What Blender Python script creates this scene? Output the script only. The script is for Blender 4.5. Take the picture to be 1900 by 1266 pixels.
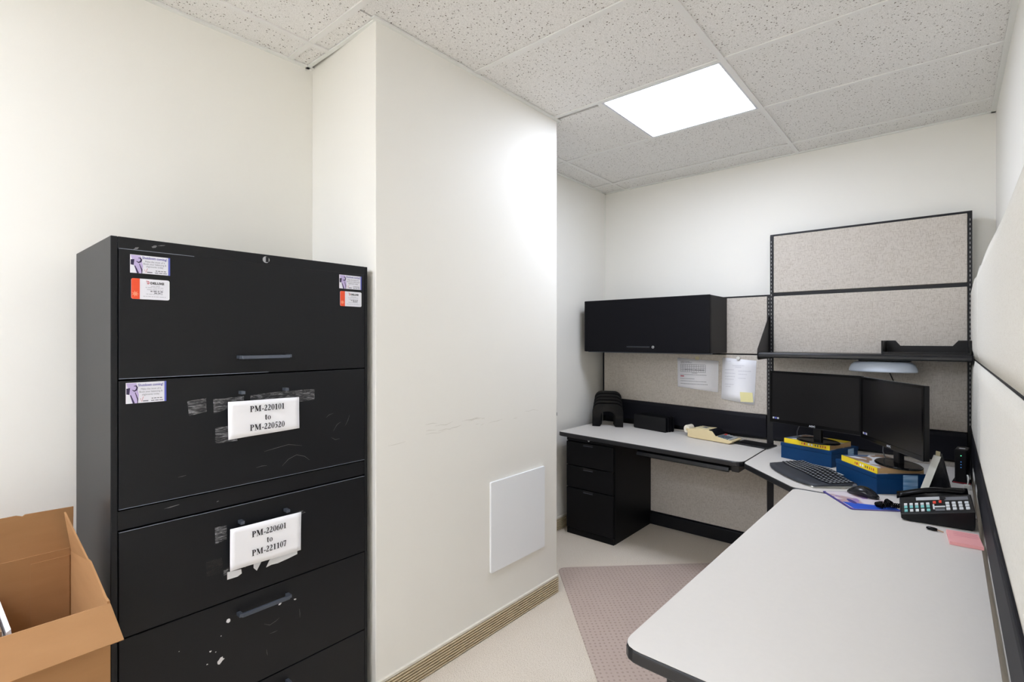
import bpy, bmesh, math, random
from mathutils import Vector, Matrix

for o in list(bpy.data.objects):
    bpy.data.objects.remove(o, do_unlink=True)
S = bpy.context.scene
C = S.collection
PI = math.pi
R = math.radians
random.seed(7)

# ------------------------------------------------------------------ camera
CAMZ = 1.44
F_PX, W_PX, H_PX = 944.0, 1900.0, 1266.0
YAW = math.atan(810.0 / F_PX)
cd = bpy.data.cameras.new('camera')
cam = bpy.data.objects.new('camera', cd)
C.objects.link(cam)
cam.location = (0, 0, CAMZ)
cam.rotation_euler = (PI / 2, 0, YAW)
cd.sensor_fit = 'HORIZONTAL'
cd.sensor_width = 36.0
cd.lens = 36.0 * F_PX / W_PX
cd.shift_y = -3.0 / W_PX
cd.clip_start = 0.02
S.camera = cam

# ------------------------------------------------------------------ world and exposure
w = bpy.data.worlds.new('world')
S.world = w
w.use_nodes = True
w.node_tree.nodes['Background'].inputs[0].default_value = (0.9, 0.95, 1, 1)
w.node_tree.nodes['Background'].inputs[1].default_value = 0.05
S.view_settings.view_transform = 'Standard'
S.view_settings.look = 'None'
S.view_settings.gamma = 1.0
S.view_settings.use_curve_mapping = False
S.view_settings.exposure = 0.0
S.cycles.diffuse_bounces = 8
S.cycles.max_bounces = 12
LIGHT = 20.0           # radiance of the ceiling light diffusers

# ------------------------------------------------------------------ materials
def lin(r, g, b):
    f = lambda c: (c / 255) / 12.92 if c / 255 <= 0.04045 else ((c / 255 + 0.055) / 1.055) ** 2.4
    return (f(r), f(g), f(b), 1)

def nt(name):
    m = bpy.data.materials.new(name)
    m.use_nodes = True
    t = m.node_tree
    return m, t, t.nodes['Principled BSDF']

def mixrgb(t, fac, a, b):
    n = t.nodes.new('ShaderNodeMix')
    n.data_type = 'RGBA'
    for k, v in ((0, fac), (6, a), (7, b)):
        if hasattr(v, 'is_output'):
            t.links.new(v, n.inputs[k])
        else:
            n.inputs[k].default_value = v
    return n.outputs[2]

def noise(t, scale, vec=(1, 1, 1), detail=3, rot=(0, 0, 0), rough=0.5):
    tc = t.nodes.new('ShaderNodeTexCoord')
    mp = t.nodes.new('ShaderNodeMapping')
    mp.inputs['Scale'].default_value = vec
    mp.inputs['Rotation'].default_value = rot
    n = t.nodes.new('ShaderNodeTexNoise')
    n.inputs['Scale'].default_value = scale
    n.inputs['Detail'].default_value = detail
    n.inputs['Roughness'].default_value = rough
    t.links.new(tc.outputs['Object'], mp.inputs['Vector'])
    t.links.new(mp.outputs['Vector'], n.inputs['Vector'])
    return n.outputs['Fac']

def ramp(t, fac, lo, hi):
    n = t.nodes.new('ShaderNodeMapRange')
    n.inputs[1].default_value = lo
    n.inputs[2].default_value = hi
    t.links.new(fac, n.inputs[0])
    return n.outputs[0]

def bump(t, b, fac, strength, dist=0.002):
    n = t.nodes.new('ShaderNodeBump')
    n.inputs['Strength'].default_value = strength
    n.inputs['Distance'].default_value = dist
    t.links.new(fac, n.inputs['Height'])
    t.links.new(n.outputs['Normal'], b.inputs['Normal'])

def plain(name, rgb, rough=0.5, metal=0.0, spec=0.5, var=0.0, nscale=30, bmp=0.0):
    m, t, b = nt(name)
    c = lin(*rgb)
    b.inputs['Roughness'].default_value = rough
    b.inputs['Metallic'].default_value = metal
    b.inputs['Specular IOR Level'].default_value = spec
    n = noise(t, nscale)
    lo = tuple(max(0, x * (1 - var)) for x in c[:3]) + (1,)
    hi = tuple(min(1, x * (1 + var)) for x in c[:3]) + (1,)
    t.links.new(mixrgb(t, n, lo, hi), b.inputs['Base Color'])
    if bmp:
        bump(t, b, noise(t, nscale * 8), bmp)
    return m

def m_wall():
    m, t, b = nt('painted_wall')
    n = noise(t, 1.3, detail=4)
    t.links.new(mixrgb(t, n, lin(240, 238, 231), lin(236, 234, 227)), b.inputs['Base Color'])
    b.inputs['Roughness'].default_value = 0.55
    b.inputs['Specular IOR Level'].default_value = 0.3
    bump(t, b, noise(t, 260), 0.06)
    return m

def m_tile():
    m, t, b = nt('fissured_ceiling_tile')
    tc = t.nodes.new('ShaderNodeTexCoord')
    dn = t.nodes.new('ShaderNodeTexNoise')
    dn.inputs['Scale'].default_value = 90
    t.links.new(tc.outputs['Object'], dn.inputs['Vector'])
    mx = t.nodes.new('ShaderNodeVectorMath'); mx.operation = 'MULTIPLY_ADD'
    mx.inputs[1].default_value = (0.012, 0.012, 0.012)
    t.links.new(dn.outputs['Color'], mx.inputs[0])
    t.links.new(tc.outputs['Object'], mx.inputs[2])
    v = t.nodes.new('ShaderNodeTexVoronoi')
    v.inputs['Scale'].default_value = 78
    t.links.new(mx.outputs[0], v.inputs['Vector'])
    pit = ramp(t, v.outputs['Distance'], 0.25, 0.15)
    sel = ramp(t, noise(t, 60, detail=1), 0.42, 0.5)
    mu = t.nodes.new('ShaderNodeMath'); mu.operation = 'MULTIPLY'
    t.links.new(pit, mu.inputs[0]); t.links.new(sel, mu.inputs[1])
    base = mixrgb(t, noise(t, 2.0), lin(240, 239, 236), lin(235, 233, 230))
    base = mixrgb(t, ramp(t, noise(t, 320, detail=2), 0.5, 0.62), base, lin(216, 214, 210))
    t.links.new(mixrgb(t, mu.outputs[0], base, lin(104, 92, 82)), b.inputs['Base Color'])
    b.inputs['Roughness'].default_value = 0.95
    b.inputs['Specular IOR Level'].default_value = 0.1
    inv = t.nodes.new('ShaderNodeMath'); inv.operation = 'SUBTRACT'; inv.inputs[0].default_value = 1
    t.links.new(mu.outputs[0], inv.inputs[1])
    bump(t, b, inv.outputs[0], 0.5, 0.003)
    return m

def m_fabric(name, c1, c2, c3, sc=1.0, contrast=1.0):
    m, t, b = nt(name)
    v = noise(t, 70 * sc, (3.2, 3.2, 0.45), 2)
    h = noise(t, 70 * sc, (0.45, 0.45, 3.2), 2)
    fine = noise(t, 420 * sc, detail=1)
    col = mixrgb(t, ramp(t, v, 0.52, 0.66), lin(*c1), lin(*c2))
    col = mixrgb(t, ramp(t, h, 0.54, 0.68), col, lin(*c2))
    col = mixrgb(t, ramp(t, fine, 0.45, 0.75), col, lin(*c3))
    t.links.new(col, b.inputs['Base Color'])
    b.inputs['Roughness'].default_value = 0.95
    b.inputs['Specular IOR Level'].default_value = 0.1
    bump(t, b, fine, 0.35, 0.001)
    return m

def m_carpet():
    m, t, b = nt('cream_loop_carpet')
    n1 = noise(t, 330, (1, 0.6, 1), 2, (0, 0, 0.7))
    n2 = noise(t, 3.0, detail=3)
    col = mixrgb(t, n2, lin(234, 225, 212), lin(222, 211, 195))
    col = mixrgb(t, ramp(t, n1, 0.45, 0.75), col, lin(188, 172, 151))
    t.links.new(col, b.inputs['Base Color'])
    b.inputs['Roughness'].default_value = 1.0
    b.inputs['Specular IOR Level'].default_value = 0.05
    bump(t, b, n1, 0.6, 0.004)
    return m

def m_black_steel(name, rgb=(30, 30, 32), rough=0.42, pebbly=0.25, spec=0.3):
    m, t, b = nt(name)
    n = noise(t, 700, detail=1)
    c = lin(*rgb)
    t.links.new(mixrgb(t, n, tuple(x * .75 for x in c[:3]) + (1,), tuple(x * 1.25 for x in c[:3]) + (1,)), b.inputs['Base Color'])
    b.inputs['Roughness'].default_value = rough
    b.inputs['Specular IOR Level'].default_value = spec
    bump(t, b, n, pebbly, 0.0006)
    return m

def m_emit(name, rgb, s):
    m, t, b = nt(name)
    b.inputs['Base Color'].default_value = lin(*rgb[:3]) if len(rgb) == 3 else (.8, .8, .8, 1)
    b.inputs['Emission Color'].default_value = lin(*rgb) if len(rgb) == 3 else rgb
    b.inputs['Emission Strength'].default_value = s
    return m

def m_cardboard():
    m, t, b = nt('brown_cardboard')
    n = noise(t, 9, (1, 1, 5))
    t.links.new(mixrgb(t, n, lin(168, 126, 85), lin(156, 115, 76)), b.inputs['Base Color'])
    b.inputs['Roughness'].default_value = 0.8
    b.inputs['Specular IOR Level'].default_value = 0.2
    bump(t, b, noise(t, 60, (1, 1, 12)), 0.08)
    return m

def m_clear(name, rgb=(235, 235, 235), alpha=0.25, rough=0.15):
    m, t, b = nt(name)
    b.inputs['Base Color'].default_value = lin(*rgb)
    b.inputs['Roughness'].default_value = rough
    b.inputs['Alpha'].default_value = alpha
    return m

def m_tape(name, rgb, lo, hi):
    m, t, b = nt(name)
    b.inputs['Base Color'].default_value = lin(*rgb)
    b.inputs['Roughness'].default_value = 0.2
    n = noise(t, 55, (1, 1, 4), 4, (0, .4, 0), .7)
    mr = t.nodes.new('ShaderNodeMapRange')
    mr.inputs[1].default_value = .46; mr.inputs[2].default_value = .68
    mr.inputs[3].default_value = lo; mr.inputs[4].default_value = hi
    t.links.new(n, mr.inputs[0])
    t.links.new(mr.outputs[0], b.inputs['Alpha'])
    return m

def m_mat():
    m, t, b = nt('taupe_chair_mat')
    tc = t.nodes.new('ShaderNodeTexCoord')
    v = t.nodes.new('ShaderNodeTexVoronoi'); v.inputs['Scale'].default_value = 42
    v.inputs['Randomness'].default_value = 0.15
    t.links.new(tc.outputs['Object'], v.inputs['Vector'])
    d = ramp(t, v.outputs['Distance'], 0.28, 0.18)
    col = mixrgb(t, noise(t, 4), lin(196, 178, 167), lin(187, 169, 158))
    t.links.new(mixrgb(t, d, col, lin(168, 149, 137)), b.inputs['Base Color'])
    b.inputs['Roughness'].default_value = 0.5
    b.inputs['Specular IOR Level'].default_value = 0.3
    bump(t, b, d, 0.3, 0.002)
    return m

def m_mousepad():
    m, t, b = nt('printed_mouse_pad')
    n = noise(t, 9, detail=2)
    n2 = noise(t, 14, (1, 2, 1), 2, (0, 0, 0.5))
    col = mixrgb(t, ramp(t, n, 0.46, 0.56), lin(214, 205, 210), lin(178, 150, 150))
    col = mixrgb(t, ramp(t, n2, 0.56, 0.6), col, lin(150, 120, 176))
    t.links.new(col, b.inputs['Base Color'])
    b.inputs['Roughness'].default_value = 0.6
    return m

def m_bookcover():
    m, t, b = nt('phone_book_cover')
    n = noise(t, 12, (1, 1.8, 1), 1)
    n2 = noise(t, 9, (1.6, 1, 1), 1, (0, 0, 1))
    col = mixrgb(t, ramp(t, n, 0.5, 0.53), lin(206, 208, 214), lin(150, 122, 98))
    col = mixrgb(t, ramp(t, n2, 0.55, 0.58), col, lin(74, 96, 128))
    t.links.new(col, b.inputs['Base Color'])
    b.inputs['Roughness'].default_value = 0.35
    return m

def m_pages():
    m, t, b = nt('book_page_edges')
    n = noise(t, 60, (1, 1, 14), 2)
    t.links.new(mixrgb(t, n, lin(214, 180, 130), lin(176, 138, 92)), b.inputs['Base Color'])
    b.inputs['Roughness'].default_value = 0.9
    return m

def m_silverband():
    m, t, b = nt('pale_blue_label')
    n = noise(t, 30, (0.3, 0.3, 2.2), 1)
    t.links.new(mixrgb(t, ramp(t, n, 0.35, 0.65), lin(78, 136, 190), lin(168, 202, 232)), b.inputs['Base Color'])
    b.inputs['Roughness'].default_value = 0.4
    return m

M = dict(
    wall=m_wall(), tile=m_tile(), carpet=m_carpet(), mat=m_mat(), cardboard=m_cardboard(),
    fabric=m_fabric('woven_beige_panel', (199, 192, 183), (170, 161, 150), (207, 201, 192), 1.55),
    pale_fabric=m_fabric('pale_padded_panel', (226, 223, 214), (217, 213, 203), (230, 227, 220), 2.0),
    tee=plain('white_tee_bar', (231, 230, 227), 0.5, var=.01),
    angle=plain('white_wall_angle', (232, 233, 229), 0.5, var=.01),
    light_frame=plain('white_light_frame', (214, 216, 222), 0.4),
    diffuser=m_emit('light_diffuser', (0.92, 0.99, 1.16, 1), LIGHT),
    steel=m_black_steel('black_cabinet_steel', (21, 22, 25), 0.42),
    steel_dark=m_black_steel('black_pedestal_steel', (15, 15, 18), 0.45, .25, .16),
    flip=m_black_steel('black_flipper_steel', (12, 12, 17), 0.42, .25, .14),
    trim=m_black_steel('black_panel_trim', (20, 20, 24), 0.4, .05),
    spine=m_black_steel('charcoal_raceway', (25, 25, 31), 0.55, .2, .15),
    slot=plain('slot_metal', (140, 140, 140), 0.4, 0.6),
    laminate=plain('grey_laminate', (214, 210, 204), 0.42, spec=.35, var=.02, nscale=60, bmp=.01),
    edge=plain('black_edge_band', (27, 28, 31), 0.35, var=.1),
    chrome=plain('dull_chrome', (150, 155, 165), 0.25, 1.0),
    handle=plain('gunmetal_handle', (96, 102, 114), 0.28, 0.6),
    paper=plain('white_paper', (247, 247, 251), 0.7, var=.015, nscale=14),
    paper_old=plain('torn_white_paper', (226, 226, 228), 0.75, var=.04, nscale=40),
    ink=plain('black_ink', (18, 18, 22), 0.6),
    greyink=plain('grey_ink', (126, 126, 134), 0.6),
    paleink=plain('pale_ink', (196, 196, 204), 0.6),
    redink=plain('red_ink', (186, 44, 62), 0.6),
    violetink=plain('violet_ink', (110, 104, 170), 0.6),
    tape=m_tape('clear_tape', (205, 205, 210), .04, .45),
    tape_dark=m_tape('dull_tape', (140, 136, 130), .02, .12),
    chip=plain('bare_chip', (222, 222, 224), 0.6),
    edgeglint=plain('painted_edge_glint', (150, 158, 172), 0.4),
    scratch=plain('scratch_mark', (122, 122, 124), 0.5),
    card_white=plain('glossy_white_card', (232, 232, 240), 0.3),
    card_red=plain('orange_red_print', (236, 82, 44), 0.35, var=.06, nscale=90),
    card_leaf=plain('pale_orange_print', (246, 150, 116), 0.35),
    card_lilac=plain('lilac_print', (196, 180, 222), 0.35, var=.06),
    card_blue=plain('blue_print', (92, 100, 190), 0.35),
    card_dark=plain('dark_violet_print', (50, 40, 74), 0.35),
    white_panel=plain('white_access_panel', (240, 242, 244), 0.4, var=.005),
    base=plain('carpet_base', (208, 192, 162), 0.95, spec=.1, var=.18, nscale=260, bmp=.5),
    base_dark=plain('carpet_base_backing', (140, 122, 92), 0.95, spec=.1, var=.15, nscale=200),
    basecap=plain('base_cap', (226, 220, 208), 0.6),
    scuff=plain('grey_scuff', (190, 184, 172), 0.7),
    plastic=plain('black_plastic', (13, 13, 15), 0.38, spec=.28, var=.1),
    gloss=plain('gloss_black_plastic', (7, 7, 8), 0.14, spec=.16, var=.05),
    smoke=plain('dark_smoke_plastic', (22, 23, 27), 0.25, spec=.4),
    screen=plain('dark_screen', (17, 16, 17), 0.25, spec=.25, var=.05),
    slate=plain('slate_black_plastic', (44, 48, 56), 0.5, var=.05),
    keycap=plain('key_cap', (34, 36, 42), 0.45),
    keyline=plain('key_legend', (186, 190, 196), 0.5),
    blue=plain('navy_blue_box', (5, 55, 100), 0.55, spec=.2, var=.06, nscale=80, bmp=.05),
    bluelabel=m_silverband(),
    yellow=plain('yellow_spine', (244, 214, 30), 0.4, var=.03),
    cover=m_bookcover(), pages=m_pages(), mousepad=m_mousepad(),
    padblue=plain('pad_blue', (30, 80, 190), 0.6), padedge=plain('pad_violet', (70, 60, 130), 0.6),
    beige=plain('beige_plastic', (222, 204, 160), 0.45, var=.03),
    beige_paper=plain('paper_roll', (236, 230, 214), 0.8),
    keyred=plain('red_key', (200, 60, 60), 0.45), keyblue=plain('slate_key', (92, 108, 122), 0.45), keygrey=plain('grey_key', (176, 178, 180), 0.45),
    keyteal=plain('teal_key', (120, 190, 188), 0.45), keywhite=plain('white_key', (206, 210, 212), 0.45), keyorange=plain('orange_red_key', (226, 66, 46), 0.45),
    pink=plain('pink_paper', (232, 164, 164), 0.75, var=.02),
    sticky=plain('yellow_sticky', (238, 230, 170), 0.75, var=.03),
    tan=plain('tan_tape', (206, 196, 160), 0.6),
    lampwhite=plain('blue_white_lamp_shade', (206, 216, 230), 0.3),
    white_plastic=plain('off_white_plastic', (224, 224, 216), 0.4),
    led=m_emit('led_dot', (90, 220, 160), 1.5), ledblue=m_emit('led_blue', (70, 130, 200), .6),
    brown=plain('brown_paper', (150, 120, 92), 0.9, var=.2, nscale=60),
    grille=plain('grey_grille', (96, 98, 102), 0.5),
    nickel=plain('nickel_lock', (190, 192, 196), 0.25, 0.9),
)

# ------------------------------------------------------------------ mesh helpers
def box(bm, x0, x1, y0, y1, z0, z1):
    vs = [bm.verts.new((x, y, z)) for x in (x0, x1) for y in (y0, y1) for z in (z0, z1)]
    for f in ((0, 1, 3, 2), (4, 6, 7, 5), (0, 4, 5, 1), (2, 3, 7, 6), (0, 2, 6, 4), (1, 5, 7, 3)):
        bm.faces.new([vs[i] for i in f])

def prism(bm, pts, axis, a, b):
    """polygon pts (2D) extruded along axis from a to b; axis x: pts=(y,z); y: pts=(x,z); z: pts=(x,y)"""
    def P(p, c):
        return {'x': (c, p[0], p[1]), 'y': (p[0], c, p[1]), 'z': (p[0], p[1], c)}[axis]
    A = [bm.verts.new(P(p, a)) for p in pts]
    B = [bm.verts.new(P(p, b)) for p in pts]
    n = len(pts)
    bm.faces.new(A); bm.faces.new(list(reversed(B)))
    for i in range(n):
        bm.faces.new([A[i], B[i], B[(i + 1) % n], A[(i + 1) % n]])

def loft(bm, rings, cap=True):
    V = [[bm.verts.new(p) for p in r] for r in rings]
    n = len(V[0])
    for i in range(len(V) - 1):
        for k in range(n):
            bm.faces.new([V[i][k], V[i][(k + 1) % n], V[i + 1][(k + 1) % n], V[i + 1][k]])
    if cap:
        bm.faces.new(list(reversed(V[0]))); bm.faces.new(V[-1])

def tube(bm, pts, r, n=8):
    pts = [Vector(p) for p in pts]
    rings = []
    up = Vector((0, 0, 1))
    prev = None
    for i, p in enumerate(pts):
        d = (pts[min(i + 1, len(pts) - 1)] - pts[max(i - 1, 0)]).normalized()
        a = prev if prev is not None else (up if abs(d.z) < 0.9 else Vector((1, 0, 0)))
        s = d.cross(a).normalized()
        u = s.cross(d).normalized()
        prev = u
        rings.append([p + r * (s * math.cos(2 * PI * k / n) + u * math.sin(2 * PI * k / n)) for k in range(n)])
    loft(bm, rings)

def cyl(bm, p0, p1, r, n=16):
    tube(bm, [p0, p1], r, n)

def ellipse_pts(cx, cy, rx, ry, n=24):
    return [(cx + rx * math.cos(2 * PI * k / n), cy + ry * math.sin(2 * PI * k / n)) for k in range(n)]

def rrect(x0, x1, y0, y1, r, n=5):
    out = []
    for cx, cy, a in ((x1 - r, y0 + r, -90), (x1 - r, y1 - r, 0), (x0 + r, y1 - r, 90), (x0 + r, y0 + r, 180)):
        for k in range(n + 1):
            t = R(a + 90 * k / n)
            out.append((cx + r * math.cos(t), cy + r * math.sin(t)))
    return out

def round_poly(pts, rad, n=5):
    out = []
    m = len(pts)
    for i in range(m):
        p, a, b = Vector(pts[i]), Vector(pts[i - 1]), Vector(pts[(i + 1) % m])
        r = rad[i] if isinstance(rad, (list, tuple)) else rad
        if r <= 0:
            out.append(tuple(p)); continue
        q0 = p + (a - p).normalized() * r
        q1 = p + (b - p).normalized() * r
        for k in range(n + 1):
            t = k / n
            q = q0 * (1 - t) ** 2 + p * 2 * t * (1 - t) + q1 * t * t
            out.append(tuple(q))
    return out

def flat(bm, pts, y):
    """flat polygon in the xz plane at depth y (print on something that faces -y)"""
    f = bm.faces.new([bm.verts.new((p[0], y, p[1])) for p in pts])
    return f

def frect(bm, x0, x1, z0, z1, y):
    flat(bm, [(x0, z0), (x1, z0), (x1, z1), (x0, z1)], y)

def stroke(bm, pts, widths, y):
    pts = [Vector(p) for p in pts]
    if not isinstance(widths, (list, tuple)):
        widths = [widths] * len(pts)
    L = []
    for i, p in enumerate(pts):
        d = (pts[min(i + 1, len(pts) - 1)] - pts[max(i - 1, 0)]).normalized()
        s = Vector((-d.y, d.x)) * widths[i] / 2
        L.append((bm.verts.new((p.x + s.x, y, p.y + s.y)), bm.verts.new((p.x - s.x, y, p.y - s.y))))
    for a, b in zip(L, L[1:]):
        bm.faces.new([a[0], a[1], b[1], b[0]])

STUFF = {'scratch', 'scuff_mark', 'fine_print', 'contact_print', 'grid_print', 'text_print', 'slot_row', 'spine_print', 'printed_line'}
def obj(name, bm, mat, parent=None, bevel=0.0, seg=2, smooth=False, sub=0, loc=None):
    bmesh.ops.recalc_face_normals(bm, faces=bm.faces[:])
    me = bpy.data.meshes.new(name)
    bm.to_mesh(me); bm.free()
    me.materials.append(M[mat] if isinstance(mat, str) else mat)
    if smooth:
        for p in me.polygons:
            p.use_smooth = True
    o = bpy.data.objects.new(name, me)
    C.objects.link(o)
    if name in STUFF:
        o['kind'] = 'stuff'
    if parent is not None:
        o.parent = parent
    if loc:
        o.location = loc
    if bevel:
        mo = o.modifiers.new('bevel', 'BEVEL')
        mo.width = bevel; mo.segments = seg; mo.limit_method = 'ANGLE'; mo.angle_limit = R(35)
    if sub:
        mo = o.modifiers.new('subdivision', 'SUBSURF')
        mo.levels = sub; mo.render_levels = sub
    return o

def B(name, mat, parent, *boxes, **kw):
    bm = bmesh.new()
    for b in boxes:
        box(bm, *b)
    return obj(name, bm, mat, parent, **kw)

def tag(o, label, cat, group=None):
    o['label'] = label; o['category'] = cat
    if group:
        o['group'] = group
    return o

def thing(name, label, cat, loc=(0, 0, 0), rotz=0.0, group=None, tilt=0.0):
    o = bpy.data.objects.new(name, None)
    C.objects.link(o)
    o.location = loc
    o.rotation_euler = (0, tilt, rotz)
    o.empty_display_size = 0.05
    return tag(o, label, cat, group)

def struct(o):
    o['kind'] = 'structure'
    return o

def text_mesh(name, s, size, mat, parent, x, z, y, align='CENTER', sx=1.0, fat=0.0):
    cu = bpy.data.curves.new('t', 'FONT')
    cu.body = s; cu.size = size; cu.align_x = align; cu.offset = fat
    cu.resolution_u = 2
    to = bpy.data.objects.new('t', cu)
    C.objects.link(to)
    dg = bpy.context.evaluated_depsgraph_get()
    me = bpy.data.meshes.new_from_object(to.evaluated_get(dg))
    bpy.data.objects.remove(to, do_unlink=True)
    bpy.data.curves.remove(cu)
    me.transform(Matrix(((sx, 0, 0, x), (0, 0, 1, y), (0, 1, 0, z), (0, 0, 0, 1))))
    me.name = name
    me.materials.clear(); me.materials.append(M[mat])
    o = bpy.data.objects.new(name, me)
    C.objects.link(o); o.parent = parent
    return o

# bold serif glyphs: each draws at (ox, oz) with cap height h, returns its advance
def glyph(bm, ch, ox, oz, h, y):
    q = lambda *p: [(ox + a * h, oz + b * h) for a, b in p]
    def rect(a, b, c, d): frect(bm, ox + a * h, ox + b * h, oz + c * h, oz + d * h, y)
    def st(pts, wd): stroke(bm, q(*pts), [k * h for k in wd], y)
    def ring(cx, cy, rx, ry, ix, iy, a0=0, a1=360, n=20):
        L = []
        for k in range(n + 1):
            t = R(a0 + (a1 - a0) * k / n)
            L.append((bm.verts.new((ox + (cx + rx * math.cos(t)) * h, y, oz + (cy + ry * math.sin(t)) * h)),
                      bm.verts.new((ox + (cx + ix * math.cos(t)) * h, y, oz + (cy + iy * math.sin(t)) * h))))
        for a, b in zip(L, L[1:]):
            bm.faces.new([a[0], b[0], b[1], a[1]])
    if ch == 'P':
        rect(.10, .29, .055, .945); rect(.0, .40, 0, .055); rect(.0, .30, .945, 1)
        ring(.29, .735, .36, .265, .17, .205, -90, 90); return .74
    if ch == 'M':
        rect(.12, .175, .055, .9); rect(.0, .30, 0, .055); rect(.78, .97, .055, .945); rect(.66, 1.08, 0, .055); rect(.80, 1.08, .945, 1); rect(0, .2, .945, 1)
        st([(.17, .97), (.50, .08)], [.24, .17]); st([(.50, .05), (.82, .97)], [.07, .09]); return 1.14
    if ch == '-':
        rect(.04, .36, .26, .39); return .42
    if ch == '0':
        ring(.27, .5, .26, .5, .105, .455); return .58
    if ch == '1':
        rect(.18, .37, .05, .93); rect(.06, .49, 0, .05); st([(.05, .84), (.2, .9), (.37, 1.0)], [.05, .09, .03]); return .58
    if ch == '2':
        st([(.04, .70), (.09, .88), (.20, .955), (.33, .89), (.385, .74), (.33, .55), (.20, .33), (.04, .12)], [.03, .07, .11, .16, .18, .16, .10, .08])
        rect(.02, .46, .0, .15); st([(.44, .13), (.49, .26)], [.06, .03]); return .58
    if ch == '5':
        rect(.14, .47, .85, 1); st([(.18, .98), (.09, .55)], [.07, .05])
        st([(.09, .57), (.22, .62), (.36, .52), (.405, .32), (.34, .12), (.20, .03), (.05, .07)], [.05, .11, .16, .18, .13, .08, .11]); return .58
    if ch == '6':
        ring(.27, .31, .25, .325, .095, .27); st([(.49, .985), (.30, .88), (.15, .66), (.10, .36)], [.03, .10, .16, .15]); return .58
    if ch == '7':
        rect(.04, .49, .85, 1); st([(.46, .92), (.34, .52), (.22, 0)], [.08, .13, .16]); st([(.05, 1), (.02, .72)], [.06, .03]); return .58
    if ch == 't':
        rect(.11, .28, .1, .86); rect(.02, .40, .61, .67); st([(.195, .12), (.27, .03), (.41, .1)], [.16, .09, .03]); return .46
    if ch == 'o':
        ring(.27, .335, .26, .345, .11, .30); return .56
    return .35

def serif_line(bm, s, cx, z, h, y):
    tmp = bmesh.new(); tot = h * sum(glyph(tmp, c, 0, 0, h, 0) for c in s); tmp.free()
    x = cx - tot / 2
    for c in s:
        x += glyph(bm, c, x, z, h, y) * h

def dashes(bm, x0, x1, z, h, y, seed=0, wmin=.003, wmax=.012):
    rnd = random.Random(seed)
    x = x0
    while x < x1 - wmin * .5:
        wd = min(rnd.uniform(wmin, wmax), x1 - x)
        frect(bm, x, x + wd, z, z + h, y)
        x += wd + h * .7

# ------------------------------------------------------------------ the room
XL, XR, YB, YF, CZ = -2.242, 0.197, 3.845, -3.4, 2.69
COLX, COLY0, COLY1 = -1.70, 1.163, 2.375
struct(B('floor', 'carpet', None, (XL - .1, XR + .1, YF - .1, YB + .1, -.08, 0)))
wl = struct(B('wall_left', 'wall', None, (XL - .1, XL, YF - .1, YB + .1, 0, 2.78)))
struct(B('wall_back', 'wall', None, (XL, XR, YB, YB + .1, 0, 2.78)))
struct(B('wall_right', 'wall', None, (XR, XR + .1, YF - .1, YB + .1, 0, 2.78)))
struct(B('wall_front', 'wall', None, (XL, XR, YF - .1, YF, 0, 2.78)))
bm = bmesh.new()
prism(bm, [(XL, 1.188), (COLX, COLY0), (COLX, COLY1), (XL, COLY1)], 'z', 0, 2.71)
wc = struct(obj('wall_column', bm, 'wall', bevel=.003))
# scuffs on the column
bm = bmesh.new()
rnd = random.Random(3)
for k in range(16):
    y0 = rnd.uniform(1.2, 2.1); z0 = 1.04 + rnd.uniform(-.03, .03) + (y0 - 1.2) * .02
    ln = rnd.uniform(.02, .12)
    pts = [(y0 + ln * t, z0 + ln * t * rnd.uniform(-.05, .12)) for t in (0, .3, .6, 1)]
    stroke(bm, pts, [.0004, rnd.uniform(.0006, .0014), rnd.uniform(.0006, .0014), .0004], 0)
for v in bm.verts:
    v.co = Vector((COLX + .0004, v.co.x, v.co.z))
obj('scuff_mark', bm, 'scuff', wc)
# small dark edge nick
B('edge_nick', 'ink', wc, (COLX - .004, COLX + .0008, COLY1 - .002, COLY1 + .0008, 1.004, 1.022))

# baseboards of ribbed carpet with a white cap
def baseboard(name, boxes_fn, L):
    """local: runs along +x for L, faces -y"""
    o = B(name, 'base_dark', None, (0, L, -.004, 0, 0, .086))
    struct(o)
    for k in range(7):
        bm = bmesh.new()
        z = .003 + k * .0122
        prism(bm, [(-.003, z), (-.0125, z + .0010), (-.0145, z + .0038), (-.0125, z + .0066), (-.003, z + .0076)], 'x', 0, L)
        obj('carpet_rib', bm, 'base', o)
    B('cap', 'basecap', o, (0, L, -.011, 0, .088, .098))
    return o
b = baseboard('baseboard_column', None, COLY1 - COLY0 + .012); b.rotation_euler = (0, 0, PI / 2); b.location = (COLX, COLY0 - .012, 0)
b = baseboard('baseboard_left', None, YB - COLY1 - .15); b.rotation_euler = (0, 0, PI / 2); b.location = (XL, COLY1, 0)
b = baseboard('baseboard_column_end', None, COLX - XL); b.rotation_euler = (0, 0, PI); b.location = (COLX, COLY1, 0)
b = baseboard('baseboard_alcove', None, 1.18 - YF); b.rotation_euler = (0, 0, PI / 2); b.location = (XL, YF, 0)

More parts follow.
